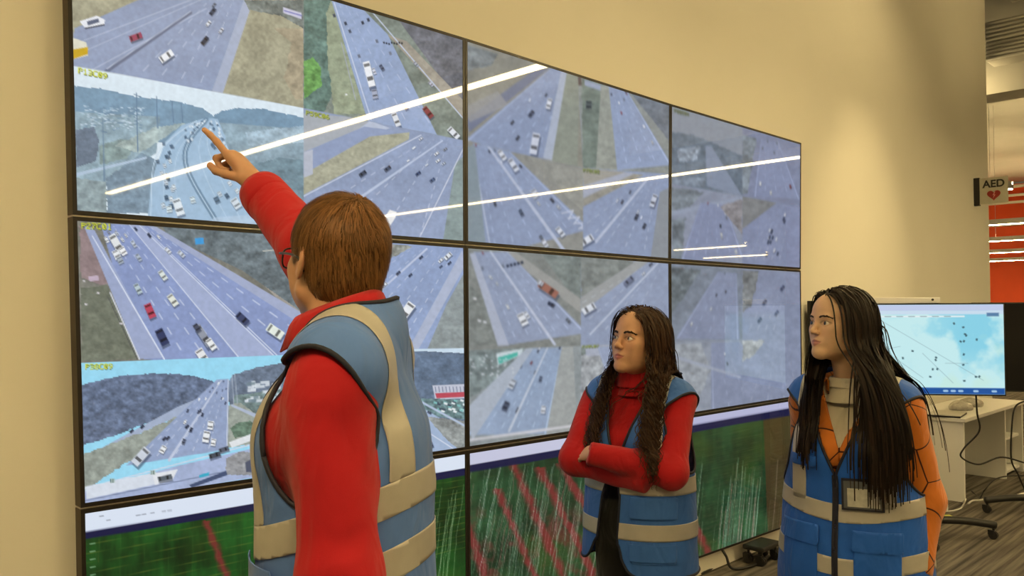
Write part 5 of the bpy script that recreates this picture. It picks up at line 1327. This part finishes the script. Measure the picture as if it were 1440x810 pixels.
    bands = [lambda q: .026-np.abs(q[:, 2]-.985), lambda q: .026-np.abs(q[:, 2]-.842)]
    for sx in (-1, 1): bands.append(lambda q, sx=sx: np.minimum(np.minimum(.024-np.abs(sx*q[:, 0]-.102-.03*np.clip(1.25-q[:, 2], 0, .3)), sx*q[:, 0]*5), q[:, 2]-1.012))
    patches = [('pocket', rect(-.165, -.035, .745, .815), .005, M['vest']), ('pocket_flap', rect(-.168, -.032, .885, .955), .006, M['vest']), ('pocket_flap', rect(-.168, -.032, .752, .806), .0085, M['vest'])]
    make_vest(fr, s, FV, fr.w((0, 0, .58))-np.array([.30, .30, 0]), fr.w((0, 0, 1.38))+np.array([.30, .30, 0]), [neck, arms, frontv, hem], bands, patches, root, M['vest'])
    trousers(fr, s, M['black_cloth'], root, .98, 1.09/s, lambda P: np.maximum(tor(P)-.006, .8-P[:, 2])); shoes(fr, s, root)
    # black top under the vest below the sweater's hem is part of the trousers' waist
    HC = build_body.coarse
    def FCOL(P): return np.minimum(np.minimum(HC(P), FV(P)), FS(P))
    def target(q, r):
        n = len(q); p = fr.l(hf.w(q*hs))-fr.l(hf.o); u = r.random(n); right = q[:, 0] > -.012; fwd = (p[:, 1] > -.045) & (u < .80); t = np.empty((n, 2))
        t[:, 0] = np.where(fwd, np.where(right, .098, -.100)+r.normal(size=n)*.016, p[:, 0]*1.5); t[:, 1] = np.where(fwd, .17, -.14)
        return t, fwd
    V, Q, C = long_hair(hf, hs, FCOL, fr, 2100, 52, .0098, -.012, target, {'len': .44, 'pull': .6}, 61, [(.036, .016, .008), (.024, .011, .006), (.055, .026, .012)], .0029, curl=.0085, back=.75, inert=.62, slope=.78)
    Vc, Tc = hair_cap(hf, hs, None, slope=.80, off=.0085); VJ, TJ = join_meshes([(Vc, Tc), (V, Q)]); o = pm('hair', VJ, TJ, M['hair'], root)
    set_vcol(o, np.concatenate([np.broadcast_to((.036, .016, .008), (len(Vc), 3)), C]))
folded()

# ---- the woman with long straight black hair
def straight():
    global PORG
    s = 1.555/1.75; d0 = 2.57; base = rel(CAM+FWD*d0, (1196-720)/F_PX*d0, 0, 0); PORG = base.copy()
    fr = Fr(base, dir_cam(38))
    root = empty('person', tuple(base)); tag(root, 'person with long straight black hair in bright blue vest over orange patterned jacket', 'person')
    hs = .95; hf = Fr(at(1181, 458, 2.53), dir_cam(71, 7), roll=.0)
    sk = {'c7': fr.w((0, -.015, 1.475*s))}
    shR = fr.w((.140, -.025, 1.385*s)); elR = fr.w((.172, -.12, 1.10*s)); wrR = fr.w((.175, -.07, .885*s))
    shL = fr.w((-.145, -.015, 1.385*s)); elL = fr.w((-.190, -.045, 1.10*s)); wrL = fr.w((-.180, .03, .87*s))
    hh = []
    for w, sd in ((wrR, 1), (wrL, -1)):
        h = Fr(w, (0, 0, -1), fr.R[:, 0]*sd); q = 1 if h.R[:, 0]@fr.R[:, 1] > 0 else -1
        hh.append(grp(h, hand_prims(h, [(.25, .3, .25)]*4, [(q*.5, .8, -.2), (q*.2, .9, -.2), (0, 1, -.1)], .88, q), .008, (h.w((0, .08, 0)), .15)))
    tor = grp(fr, torso_prims(s, True, .97), .05); aR = arm_skin(shR, elR, wrR, .85); aL = arm_skin(shL, elL, wrL, .85); legs = leg_skin(fr, s)
    lo, hi = bounds([hf.w((0, 0, .14))]+lbox(fr, .25, (-.15, .2), (0,)), .06); lo[2] = -.01
    FB = build_body(hf, hs, True, [(lambda P: tor(P)+.014, .03), (aR, .02), (aL, .02), (legs, .03), (hh[0], .008), (hh[1], .008)], sk, root, (.66, .43, .28), (.50, .22, .19), [], nose=.95, jaw=1.02, lo=lo, hi=hi)
    eyeballs(hf, hs, (.15, 1, .05), root, (.02, .010, .006)); eyebrows(hf, hs, FB, (.030, .016, .010), root, 1.0)
    # cream knit
    wk = waves(71, 60); FK = lambda P: np.maximum(np.maximum(tor(P)-.006, P[:, 2]-1.492*s), .95-P[:, 2])-.0012*wk(P)
    l2, h2 = bounds(lbox(fr, .19, (-.14, .18), (.92, 1.42)), .03); V, Q = surf(FK, *box_axes(l2, h2, .009)); kn = pm('sweater', V, Q, M['cream_knit'], root)
    nf = Fr(fr.w((0, .004, 1.475*s)), fr.R[:, 1], unit(np.array([0, 0, 1.])+fr.R[:, 1]*.18))
    Vc, Fc = ring_strip(nf, [(.082, -.045), (.066, -.014), (.061, .006), (.0595, .024), (.063, .030), (.066, .022), (.068, .0)], 0, 2*math.pi, 40, 1.05); mesh_obj('neckband', np.array(Vc)-PORG, Fc, M['cream_knit'], kn, True)
    # orange jacket
    sR = arm_cloth(shR, elR, wrR, (.062, .056, .044), 1.0); sL = arm_cloth(shL, elL, wrL, (.064, .058, .046), 1.0); wv = waves(81, 36); wf = waves(82, 80)
    def FS(P):
        z = P[:, 2]; d = np.maximum(np.maximum(tor(P)-.013, z-1.47*s), .78-z); return smin(smin(d, sR(P), .04), sL(P), .04)-.0045*wv(P)-.0015*wf(P)
    l2, h2 = bounds(lbox(fr, .28, (-.15, .18), (.76, 1.42)), .04); V, Q = surf(FS, *box_axes(l2, h2, .0085)); T = tris(Q)
    jv = lambda q: np.maximum(np.abs(q[:, 0])-np.interp(q[:, 2], [1.0, 1.10, 1.17, 1.24, 1.35], [-.02, -.01, .018, .052, .092]), -q[:, 1]*8)
    V, T = clip(V, T, jv(fr.l(V))); nk = lambda q: np.maximum(np.sqrt((q[:, 0]/.075)**2+((q[:, 1]-.0)/.08)**2)-1, (1.37*s-q[:, 2])*12); V, T = clip(V, T, nk(fr.l(V))); V, T = largest(V, T); jk = pm('jacket', V, T, M['orange'], root); solid(jk, .003)
    N = vnormals(V, T); q = fr.l(V)
    for sx in (-1, 1):                            # lapels folded out beside the opening
        g = lambda p, sx=sx: np.minimum(np.minimum(np.interp(p[:, 2], [1.05, 1.10, 1.17, 1.24, 1.31, 1.35], [.0, .028, .060, .096, .126, .130])-sx*p[:, 0], sx*p[:, 0]+.004), np.minimum(p[:, 1]*6, p[:, 2]-1.085))
        Vl, Tl = clip(V+N*.010, T, g(q))
        if len(Tl): solid(pm('lapel', Vl, Tl, M['orange'], jk), .003)
    Vc, Fc = ring_strip(nf, [(.074, -.015), (.073, .026), (.080, .036), (.094, .022), (.128, -.022)], .80, 2*math.pi-.80, 44, 1.0, -.15); solid(mesh_obj('collar', np.array(Vc)-PORG, Fc, M['orange'], jk, True), .003)
    # vest, zipped up to the chest
    FT = grp(fr, torso_prims(s, True, 1.0), .05); FC = grp(fr, [vest_column([(.60, .240, .178), (.80, .228, .170), (1.0, .208, .158), (1.18, .190, .142), (1.26, .15, .11)], .0, .58, 1.25)], .01)
    wv2 = waves(91, 20); wv3 = waves(92, 44); FV = lambda P: smin(FT(P)-.026, FC(P), .045)-.0055*wv2(P)-.0025*wv3(P)
    def neck(q): return np.maximum(np.sqrt((q[:, 0]/.088)**2+((q[:, 1]-.0)/.088)**2)-1, (1.36*s-q[:, 2])*12)
    def arms(q): return np.maximum(((q[:, 1]-.008)/.092)**2+((q[:, 2]-1.290*s)/.145)**2-1, (.10-np.abs(q[:, 0]))*14)
    def frontv(q): return np.maximum(np.abs(q[:, 0]-.008)-np.interp(q[:, 2], [.60, 1.055, 1.065, 1.34], [.0015, .0015, .004, .122]), -q[:, 1]*8)
    def hem(q): return q[:, 2]-.66
    def sag(q): return q[:, 2]+.020*np.cos(q[:, 0]*9)*(q[:, 1] > 0)-.012
    bands = [lambda q: .026-np.abs(sag(q)-.955), lambda q: .026-np.abs(sag(q)-.800)]
    for sx in (-1, 1): bands.append(lambda q, sx=sx: np.minimum(np.minimum(.025-np.abs(sx*q[:, 0]-.118-.03*np.clip(1.30-q[:, 2], 0, .3)), sx*q[:, 0]*5), q[:, 2]-.97))
    zx = lambda z: .008
    patches = [('zipper', lambda q: np.minimum(np.minimum(.009-np.abs(q[:, 0]-.008), q[:, 1]*8), 1.06-q[:, 2]), .004, M['piping']),
               ('pocket', rect(-.165, -.045, .70, .885), .005, M['vest2']), ('pocket_flap', rect(-.170, -.040, .845, .905), .009, M['vest2']),
               ('pocket', rect(.060, .180, .70, .885), .005, M['vest2']), ('pocket_flap', rect(.055, .185, .845, .905), .009, M['vest2']),
               ('pocket_flap', rect(.060, .150, 1.075, 1.11), .007, M['vest2'])]
    vest = make_vest(fr, s, FV, fr.w((0, 0, .56))-np.array([.34, .34, 0]), fr.w((0, 0, 1.42))+np.array([.34, .34, 0]), [neck, arms, frontv, hem], bands, patches, root, M['vest2'])
    trousers(fr, s, M['orange'], root, .98); shoes(fr, s, root)
    # badge pocket with a card, on her left chest
    def on_vest(x, z):
        p = fr.w((x, .30, z))
        for _ in range(60): p = p-fr.R[:, 1]*np.clip(FV(p[None])[0], -.02, .02)*.8
        return p
    cen = on_vest(-.068, 1.010); up = unit(on_vest(-.068, 1.055)-on_vest(-.068, .965)); rx = unit(on_vest(-.125, 1.01)-on_vest(-.015, 1.01)); nz = unit(np.cross(rx, up)); nz = nz if nz@fr.R[:, 1] > 0 else -nz; rx = unit(np.cross(up, nz)); cen = cen+nz*.010
    hold = pmb('badge_holder', MB().obox(cen, rx, up, nz, .058, .046, .004), M['piping'], vest, False)
    M['card'] = mat('pale_card', (.50, .50, .46), .4, noise=(60, .15)); M['plastic'] = mat('grey_badge_window', (.12, .13, .15), .25, noise=(30, .1))
    pmb('badge_window', MB().obox(cen+nz*.0035, rx, up, nz, .052, .040, .0015), M['plastic'], hold, False)
    pmb('badge_card', MB().obox(cen+nz*.0052-up*.008+rx*.002, rx, up, nz, .044, .027, .0012), M['card'], hold, False)
    HC = build_body.coarse
    def FCOL(P): return np.minimum(np.minimum(HC(P), FV(P)), FS(P))
    def target(q, r):
        n = len(q); p = fr.l(hf.w(q*hs))-fr.l(hf.o); u = r.random(n); right = q[:, 0] > .006; fwd = np.where(right, u < .85, (p[:, 1] > -.03) | (u < .45)); t = np.empty((n, 2))
        t[:, 0] = np.where(right, .092+r.normal(size=n)*.016, -.142+r.normal(size=n)*.034); t[:, 1] = np.where(fwd, .17, -.13)
        return t, fwd
    V, Q, C = long_hair(hf, hs, FCOL, fr, 2300, 54, .0115, .006, target, {'len': .50, 'right': .86, 'pull': .7}, 93, [(.008, .005, .004), (.012, .0075, .0055), (.022, .013, .009)], .0045, curl=.0, back=.80, inert=.64, front=.016, slope=.80)
    Vc, Tc = hair_cap(hf, hs, None, front=.016, slope=.90, off=.0085); VJ, TJ = join_meshes([(Vc, Tc), (V, Q)]); o = pm('hair', VJ, TJ, M['hair'], root)
    set_vcol(o, np.concatenate([np.broadcast_to((.010, .0065, .005), (len(Vc), 3)), C]))
straight()

# ------------------------------------------------------------------ displays on rolling stands, desk and clutter beyond the video wall
def paint_map(P, w, h):
    """pale weather-style map in a browser window: P.X, P.Y run over 0..w, 0..h"""
    n = fbm(P.X, P.Y, 60, 301, 5); n2 = fbm(P.X, P.Y, 22, 302, 4)
    a = np.clip((n*.7+n2*.3-.46)*9, 0, 1)[..., None]; right = np.clip((P.X/w-.25)*2, 0, 1)[..., None]*np.clip((1.1-P.Y/h)*1.6, 0, 1)[..., None]
    P.C[:] = np.array([200, 240, 244])*(1-a*right)+np.array([140, 214, 236])*a*right
    g = np.clip((fbm(P.X, P.Y, 40, 305)-.55)*6, 0, 1)[..., None]; P.C[:] = P.C*(1-g*.4)+np.array([206, 238, 216])*g*.4
    lav = np.clip(.35-P.X/w, 0, 1)[..., None]; P.C[:] = P.C*(1-lav)+np.array([214, 226, 246])*lav
    for a_, b_ in (((20, 30), (120, 105)), ((60, 20), (200, 108)), ((0, 80), (90, 60)), ((120, 70), (160, 112)), ((150, 84), (180, 84))): P.line(a_, b_, .8, (130, 160, 170), alpha=.7)
    r = np.random.default_rng(9)
    for k in range(26): P.car(20+r.random()*(w-30), 26+r.random()*(h-44), 3, r.random()*3, (60, 90, 100), .8, False)
    P.poly([(0, 0), (w, 0), (w, 9), (0, 9)], (196, 208, 238)); P.poly([(0, 9), (w, 9), (w, 14), (0, 14)], (206, 226, 244)); P.line((14, 17), (w-52, 17), 2.2, (236, 244, 246)); P.poly([(w-22, 12), (w-6, 12), (w-6, 17), (w-22, 17)], (90, 130, 170))
    for k in range(9): P.line((22+k*16, 17), (30+k*16, 17), 1, (120, 150, 160))
    P.poly([(0, h-9), (w, h-9), (w, h), (0, h)], (28, 84, 160)); P.line((20, h-11), (90, h-11), 1, (230, 240, 240))
    for x in (60, 74, 84, 100, w-80, w-70, w-60, w-40, w-16): P.line((x, h-4.5), (x+4, h-4.5), 3, (170, 205, 235))

def flat_display(name, label, cen, face, W, H, paint, nx, ny, group=None, rows=None):
    """display panel facing `face`; returns root (at the floor below) and its frame"""
    fr = Fr(cen, face); root = empty(name, (cen[0], cen[1], 0)); tag(root, label, 'display', group); o0 = np.array([cen[0], cen[1], 0.])
    X, Y, Z = fr.R[:, 0], fr.R[:, 1], fr.R[:, 2]
    loc = np.array([0, 0, cen[2]])
    MB().obox(loc-Y*.022, X, Y, Z, W/2, .020, H/2).build('casing', M['black'], root, bevel=.004)
    MB().obox(loc-Y*.055, X, Y, Z, W/4, .016, H/3.2).build('rear_housing', M['black'], root, bevel=.006)
    b = .010; w2, h2 = W/2-b, H/2-b
    if paint is None:
        MB().obox(loc-Y*.0015, X, Y, Z, w2, .0008, h2).build('screen', M['offscreen'], root)
    else:
        U, V = np.meshgrid(np.linspace(0, 1, nx), np.linspace(0, 1, ny)); P = Paint(U*228, V*128, (210, 220, 240)); paint(P)
        # her/his view from the front: person's right is screen left
        pts = loc+(.5-U)[..., None]*2*w2*X+(.5-V)[..., None]*2*h2*Z+.0006*Y
        idx = np.arange(nx*ny).reshape(ny, nx); fc = np.stack([idx[:-1, :-1], idx[1:, :-1], idx[1:, 1:], idx[:-1, 1:]], -1).reshape(-1, 4)
        o = fast_mesh('screen', pts.reshape(-1, 3), fc, M['screen'], root, False); set_vcol(o, lin(np.clip(P.C, 0, 255)).reshape(-1, 3))
    return root, fr, loc
def caster(root, p, name='caster'):
    p = np.asarray(p, float); c = empty(name, tuple(p), root)
    MB().cyl((-.014, 0, .028), (-.004, 0, .028), .028, n=18).cyl((.004, 0, .028), (.014, 0, .028), .028, n=18).build('wheel', M['black'], c)
    MB().box((-.018, -.008, .03), (.018, .03, .062)).cyl((0, 0, .055), (0, 0, .085), .008).build('fork', M['black'], c)
def rolling_base(root, fr, loc, half, back=.10, pole=True, height=.3):
    X, Y = fr.R[:, 0], fr.R[:, 1]; X = unit(X*np.array([1, 1, 0])); Y = unit(Y*np.array([1, 1, 0])); Z = np.array([0, 0, 1.])
    if pole:
        MB().obox(-Y*back+Z*(loc[2]/2+.02), X, Y, Z, .032, .020, loc[2]/2).build('column', M['black'], root, bevel=.004)
        MB().obox(loc-Y*(back/2+.03), X, Y, Z, .10, back/2-.02, .10).build('mount_plate', M['black'], root)
    for sx in (-1, 1):
        pts = spline([-Y*back+Z*.115+X*sx*.02, -Y*back+X*sx*half*.55+Z*.118, -Y*back+X*sx*half*.86+Z*.104, -Y*back+X*sx*half+Z*.094], 14); MB().tube(pts, .026, 10).build('base_leg', M['black'], root, True)
        caster(root, -Y*back+X*sx*half*.97)
    for sy in (1,):
        pts = spline([-Y*back+Z*.115, Y*.12+Z*.112, Y*.26+Z*.094], 10); MB().tube(pts, .024, 10).build('base_leg', M['black'], root, True); caster(root, Y*.25)

G = 'displays on rolling stands beyond the video wall'
root, fr_, loc_ = flat_display('rolling_display', 'lit map display on a rolling stand behind the black-haired person', at(1291, 491, 5.48), dir_cam(9), 1.087, .616, lambda P: paint_map(P, 228, 128), 230, 130, G)
rolling_base(root, fr_, loc_, .50)
wb = empty('conference_bar', tuple(at(1272, 426.5, 5.50))); tag(wb, 'slim white camera bar resting on top of the map display', 'camera'); _f = Fr((0, 0, 0), dir_cam(9)); wb.location = wb.location+Vector((0, 0, .003))
MB().obox((0, 0, .018), _f.R[:, 0], _f.R[:, 1], _f.R[:, 2], .22, .02, .018).build('bar_body', M['white_desk'], wb, bevel=.004); MB().cyl(_f.w((-.17, .0205, .02)), _f.w((-.17, .024, .02)), .008).build('lens', M['black'], wb)
def paint_plain(P):
    P.C[:] = np.array([212, 208, 232])*(1+.05*(fbm(P.X, P.Y, 30, 310)-.5))[..., None]; P.poly([(0, 0), (228, 0), (228, 8), (0, 8)], (196, 196, 222)); P.line((0, 30), (228, 30), 1, (190, 190, 214))
flat_display('mounted_display', 'lavender lit display edge beside the last column of the video wall', np.array([5.27, -.022, 1.29]), np.array([0, -1., 0]), 1.10, .625, paint_plain, 90, 50)
root, fr_, loc_ = flat_display('rolling_display', 'switched-off black display behind the lit map display', at(1490, 488, 6.05), dir_cam(6), 1.20, .665, None, 0, 0, G)
rolling_base(root, fr_, loc_, .50)

# white desk against the wall
D0 = np.array([6.38, -.47]); DZ = .665
desk = empty('white_desk', (D0[0], D0[1], 0)); tag(desk, 'white laminate desk with open kneehole and shelf behind the map display', 'desk')
MB().box((-.02, -.02, DZ-.03), (1.75, .50, DZ)).build('desktop', M['white_desk'], desk, bevel=.003)
MB().box((0, 0, 0), (.03, .48, DZ-.03)).build('side_panel', M['white_desk'], desk)
MB().box((1.70, 0, 0), (1.73, .48, DZ-.03)).build('side_panel', M['white_desk'], desk)
MB().box((.03, .40, .06), (1.25, .42, DZ-.03)).build('back_panel', M['white_desk'], desk)
MB().box((1.22, .02, 0), (1.25, .48, DZ-.03)).build('pedestal_panel', M['white_desk'], desk)
MB().box((1.25, .03, .34), (1.70, .46, .36)).build('shelf', M['white_desk'], desk)
MB().box((1.25, .03, .04), (1.70, .46, .06)).build('shelf', M['white_desk'], desk)
# things on the desk
lap = empty('laptop', (D0[0]+.14, D0[1]+.16, DZ)); tag(lap, 'closed dark laptop lying on the white desk', 'laptop'); lap.rotation_euler.z = .15
MB().box((-.17, -.12, 0), (.17, .12, .012)).build('base', M['black'], lap, bevel=.003); MB().box((-.17, -.12, .013), (.17, .12, .020)).build('lid', M['metal'], lap, bevel=.003)
M['red_pack'] = mat('red_printed_card', (.55, .03, .02), .5, noise=(20, .15)); M['bag'] = mat('crumpled_grey_plastic', (.42, .40, .36), .25, noise=(25, .3), bump=(40, .6))
bx_ = MB().box((-.06, -.03, 0), (.06, .03, .075)).build('packet', M['red_pack'], None, bevel=.004); bx_.location = (D0[0]+.16, D0[1]+.40, DZ); tag(bx_, 'small red packet standing at the back of the white desk', 'packet')
for i, (x, y, r_) in enumerate(((.62, .20, .09), (.95, .22, .10))):
    wv_ = waves(400+i, 45); F_ = lambda P, r_=r_, wv_=wv_: np.maximum(ell((0, 0, .02), (r_*1.5, r_, .055))(P)-.014*wv_(P), -P[:, 2]+.001)
    V, Q = surf(F_, *box_axes(np.array([-.25, -.2, -.02]), np.array([.25, .2, .12]), .012)); o = fast_mesh('plastic_bag', V, Q, M['bag'], None, False); o.location = (D0[0]+x, D0[1]+y, DZ)
    tag(o, ['crumpled clear plastic bag on the desk below the map display', 'crumpled clear plastic bag on the desk near the switched-off display'][i], 'bag', 'plastic bags on the desk')

# cables
M['cable'] = mat('black_cable', (.012, .011, .010), .5, noise=(50, .1)); M['white_cable'] = mat('white_cable', (.75, .73, .68), .5, noise=(50, .05))
def cable(name, label, pts, r, m, group=None): return tag(MB().tube(spline(pts, 60), r, 8).build(name, m, None, True), label, 'cable', group)
def floor_pt(x, y, h=.006):
    q = at(x, y, 1.) - CAM; t = (h-CAM[2])/q[2]; return CAM+q*t
cable('power_cable', 'black cable hanging from the map display and looping towards the desk shelf', [at(1372, 545, 5.66), at(1374, 580, 5.68), at(1377, 606, 5.70), at(1356, 630, 5.72), at(1352, 643, 5.74), at(1376, 653, 5.8), at(1408, 643, 5.85), at(1445, 652, 5.9)], .006, M['cable'])
cable('power_cable', 'black cable running down behind the switched-off display stand', [at(1446, 562, 5.95), at(1428, 572, 5.95), at(1423, 600, 5.95), at(1422, 645, 5.98), at(1432, 668, 6.0), at(1446, 700, 6.05)], .006, M['cable'])
cable('power_cable', 'thin black cable arching between the two stand bases', [floor_pt(1366, 690), floor_pt(1378, 700), at(1384, 690, 6.3), at(1404, 672, 6.45), at(1446, 668, 6.5)], .005, M['cable'])
cable('extension_cord', 'white cord coiling along the floor beside the desk', [floor_pt(1362, 708), floor_pt(1368, 704), floor_pt(1380, 703), floor_pt(1390, 700), floor_pt(1405, 698), floor_pt(1425, 697), floor_pt(1446, 692)], .007, M['white_cable'])
cable('extension_cord', 'white cord from the wall adapter to the desk corner', [floor_pt(1334, 719), floor_pt(1342, 718), floor_pt(1352, 714), at(1358, 702, 6.3), floor_pt(1354, 706)], .006, M['white_cable'])
pa = empty('power_adapter', tuple(floor_pt(1319, 719, 0.)*np.array([1, 1, 0]))); tag(pa, 'white power adapter block on the carpet below the desk', 'adapter')
MB().box((-.06, -.04, 0), (.06, .04, .075)).build('case', M['white_desk'], pa, bevel=.008); MB().box((-.02, -.043, .03), (.02, -.040, .05)).build('socket', M['metal'], pa); pa.rotation_euler.z = -.6
M['yellow'] = mat('yellow_green_plastic', (.55, .55, .08), .5, noise=(20, .1))
fp = floor_pt(1323, 729, 0.); o = MB().box((-.09, -.035, 0), (.09, .035, .018)).build('cable_cover', M['yellow'], None, bevel=.005); o.location = (fp[0], fp[1], 0); o.rotation_euler.z = -.7; tag(o, 'flat yellow-green strip on the carpet by the adapter', 'strip')
# clutter below the video wall
fp = floor_pt(1056, 789, 0.); dl = empty('equipment_dolly', (fp[0], fp[1]-.06, 0)); tag(dl, 'small black wheeled dolly on the carpet below the video wall', 'dolly')
MB().box((-.07, -.06, .085), (.16, .08, .115)).build('platform', M['black'], dl, bevel=.01)
for x, y in ((-.045, -.035), (-.045, .05), (.13, -.035), (.13, .05)): caster(dl, (x, y, 0))
cable('floor_cable', 'black cable curling out from under the video wall', [floor_pt(952, 812), floor_pt(985, 806), floor_pt(1003, 798), floor_pt(1012, 792)], .009, M['cable'], 'cables under the video wall')
cable('floor_cable', 'short black cable dropping from the video wall to the carpet', [np.array([3.55, .02, .14]), np.array([3.55, -.02, .09]), np.array([3.57, -.05, .02]), np.array([3.75, -.09, .009]), np.array([4.1, -.07, .009])], .008, M['cable'], 'cables under the video wall')

# ------------------------------------------------------------------ AED sign on the wall end and the hall beyond
sg = empty('aed_sign', (8.62, WALL_Y, 2.745)); tag(sg, 'AED sign with a red heart projecting from the wall end', 'sign')
M['sign'] = mat('beige_sign_plate', (.52, .50, .40), .5, noise=(20, .04)); M['ink'] = mat('black_ink', (.01, .01, .01), .6, noise=(50, .1)); M['heart'] = mat('dark_red_ink', (.33, .02, .015), .5, noise=(50, .1)); M['bolt'] = mat('pale_pink_ink', (.75, .35, .30), .5, noise=(50, .1))
MB().box((-.012, -.055, -.145), (.03, 0, .145)).build('bracket', M['black'], sg, bevel=.004)
plate = MB().box((-.004, -.315, -.135), (.004, -.045, .135)).build('plate', M['sign'], sg, bevel=.002)
tx = bpy.data.curves.new('lettering', 'FONT'); tx.body = 'AED'; tx.size = .105; tx.align_x = 'CENTER'; tx.extrude = .0008; tx.offset = .003; tx.materials.append(M['ink'])
_t = link(bpy.data.objects.new('letter_curve', tx)); bpy.context.view_layer.update(); me_ = bpy.data.meshes.new_from_object(_t.evaluated_get(bpy.context.evaluated_depsgraph_get())); bpy.data.objects.remove(_t)
to = link(bpy.data.objects.new('lettering', me_), plate); to.location = (-.0052, -.185, .035); to.rotation_euler = (math.pi/2, 0, -math.pi/2)
hp = [(-.0052, -.185-.062*(math.sin(t)**3), -.045+.055*(13*math.cos(t)-5*math.cos(2*t)-2*math.cos(3*t)-math.cos(4*t))/15.) for t in np.linspace(0, 2*math.pi, 41)[:-1]]
n_ = len(hp); mesh_obj('heart', hp+[(p[0]-.0012, p[1], p[2]) for p in hp], [tuple(range(n_)), tuple(range(2*n_-1, n_-1, -1))]+[(k, (k+1) % n_, n_+(k+1) % n_, n_+k) for k in range(n_)], M['heart'], plate)
bp_ = [(.008, .030), (-.012, -.006), (.002, -.004), (-.008, -.040), (.016, -.000), (.003, -.001), (.014, .030)]
bp3 = [(-.0070, -.185-x, -.043+z) for x, z in bp_]; n_ = len(bp3); mesh_obj('bolt', bp3+[(p[0]-.001, p[1], p[2]) for p in bp3], [tuple(range(n_)), tuple(range(2*n_-1, n_-1, -1))]+[(k, (k+1) % n_, n_+(k+1) % n_, n_+k) for k in range(n_)], M['bolt'], plate)

struct(MB().box((10.6, -6, 4.2), (11.1, 16, 7.0)).build('beam_bulkhead', M['ceiling']))
def corrugated(name, label, x, y0, y1, z0, z1):
    r_ = empty(name, (x, (y0+y1)/2, z0)); tag(r_, label, 'duct', 'corrugated ceiling ducts'); L = (y1-y0)/2; n = 5
    MB().box((.03, -L, 0), (.35, L, z1-z0)).build('duct_body', M['ceiling'], r_)
    for k in range(n):
        z = (k+.5)*(z1-z0)/n; MB().cyl((.03, -L, z), (.03, L, z), (z1-z0)/n*.48, n=10).build('rib', M['ceiling'], r_, True)
corrugated('ceiling_duct', 'upper corrugated ceiling duct above the AED sign', 9.9, -3, .42, 4.66, 4.90)
corrugated('ceiling_duct', 'lower corrugated ceiling duct above the AED sign', 9.9, -3, .27, 4.44, 4.655)
sp = empty('ceiling_spotlight', (10.4, .62, 4.28)); tag(sp, 'small spotlight below the beam past the wall end', 'light')
MB().cyl((-.10, 0, -.03), (.02, 0, .0), .035, .03).build('head', M['metal'], sp, True); MB().cyl((0, 0, 0), (0, 0, .9), .012).build('stem', M['metal'], sp)
MB().cyl((-.108, 0, -.034), (-.099, 0, -.03), .028, .028).build('lens', M['tube'], sp)
_ld = bpy.data.lights.new('lamp', 'POINT'); _ld.energy = 9; _ld.color = LIGHT_COL; _ld.shadow_soft_size = .05; _lo = link(bpy.data.objects.new('lamp', _ld), sp); _lo.location = (-.22, -.05, -.06)
dc = empty('slot_duct', (18.2, 5, 4.95)); tag(dc, 'cream air duct with two dark slots over the far hall', 'duct')
MB().box((0, -2.0, 0), (.6, 9, .55)).build('duct_body', M['ceiling'], dc); 
for y in (-1.5, 3, 8): MB().cyl((.3, y, .5), (.3, y, 2.06), .01, n=6).build('hanger_rod', M['metal'], dc)
for z in (.10, .22): MB().box((-.01, -2.3, z), (0, -1.4, z+.05)).build('slot', M['black'], dc)
for i, (z, r_) in enumerate(((6.62, .07), (6.25, .06), (5.95, .06), (5.0, .045))):
    tag(MB().cyl((38.6, -4, z), (38.6, 15.5, z), r_, n=10).build('ceiling_pipe', M['ceiling'], None, True), ['topmost pale pipe across the red wall', 'second pale pipe across the red wall', 'third pale pipe across the red wall', 'lone pale pipe midway down the red wall'][i], 'pipe', 'pale pipes before the red wall')
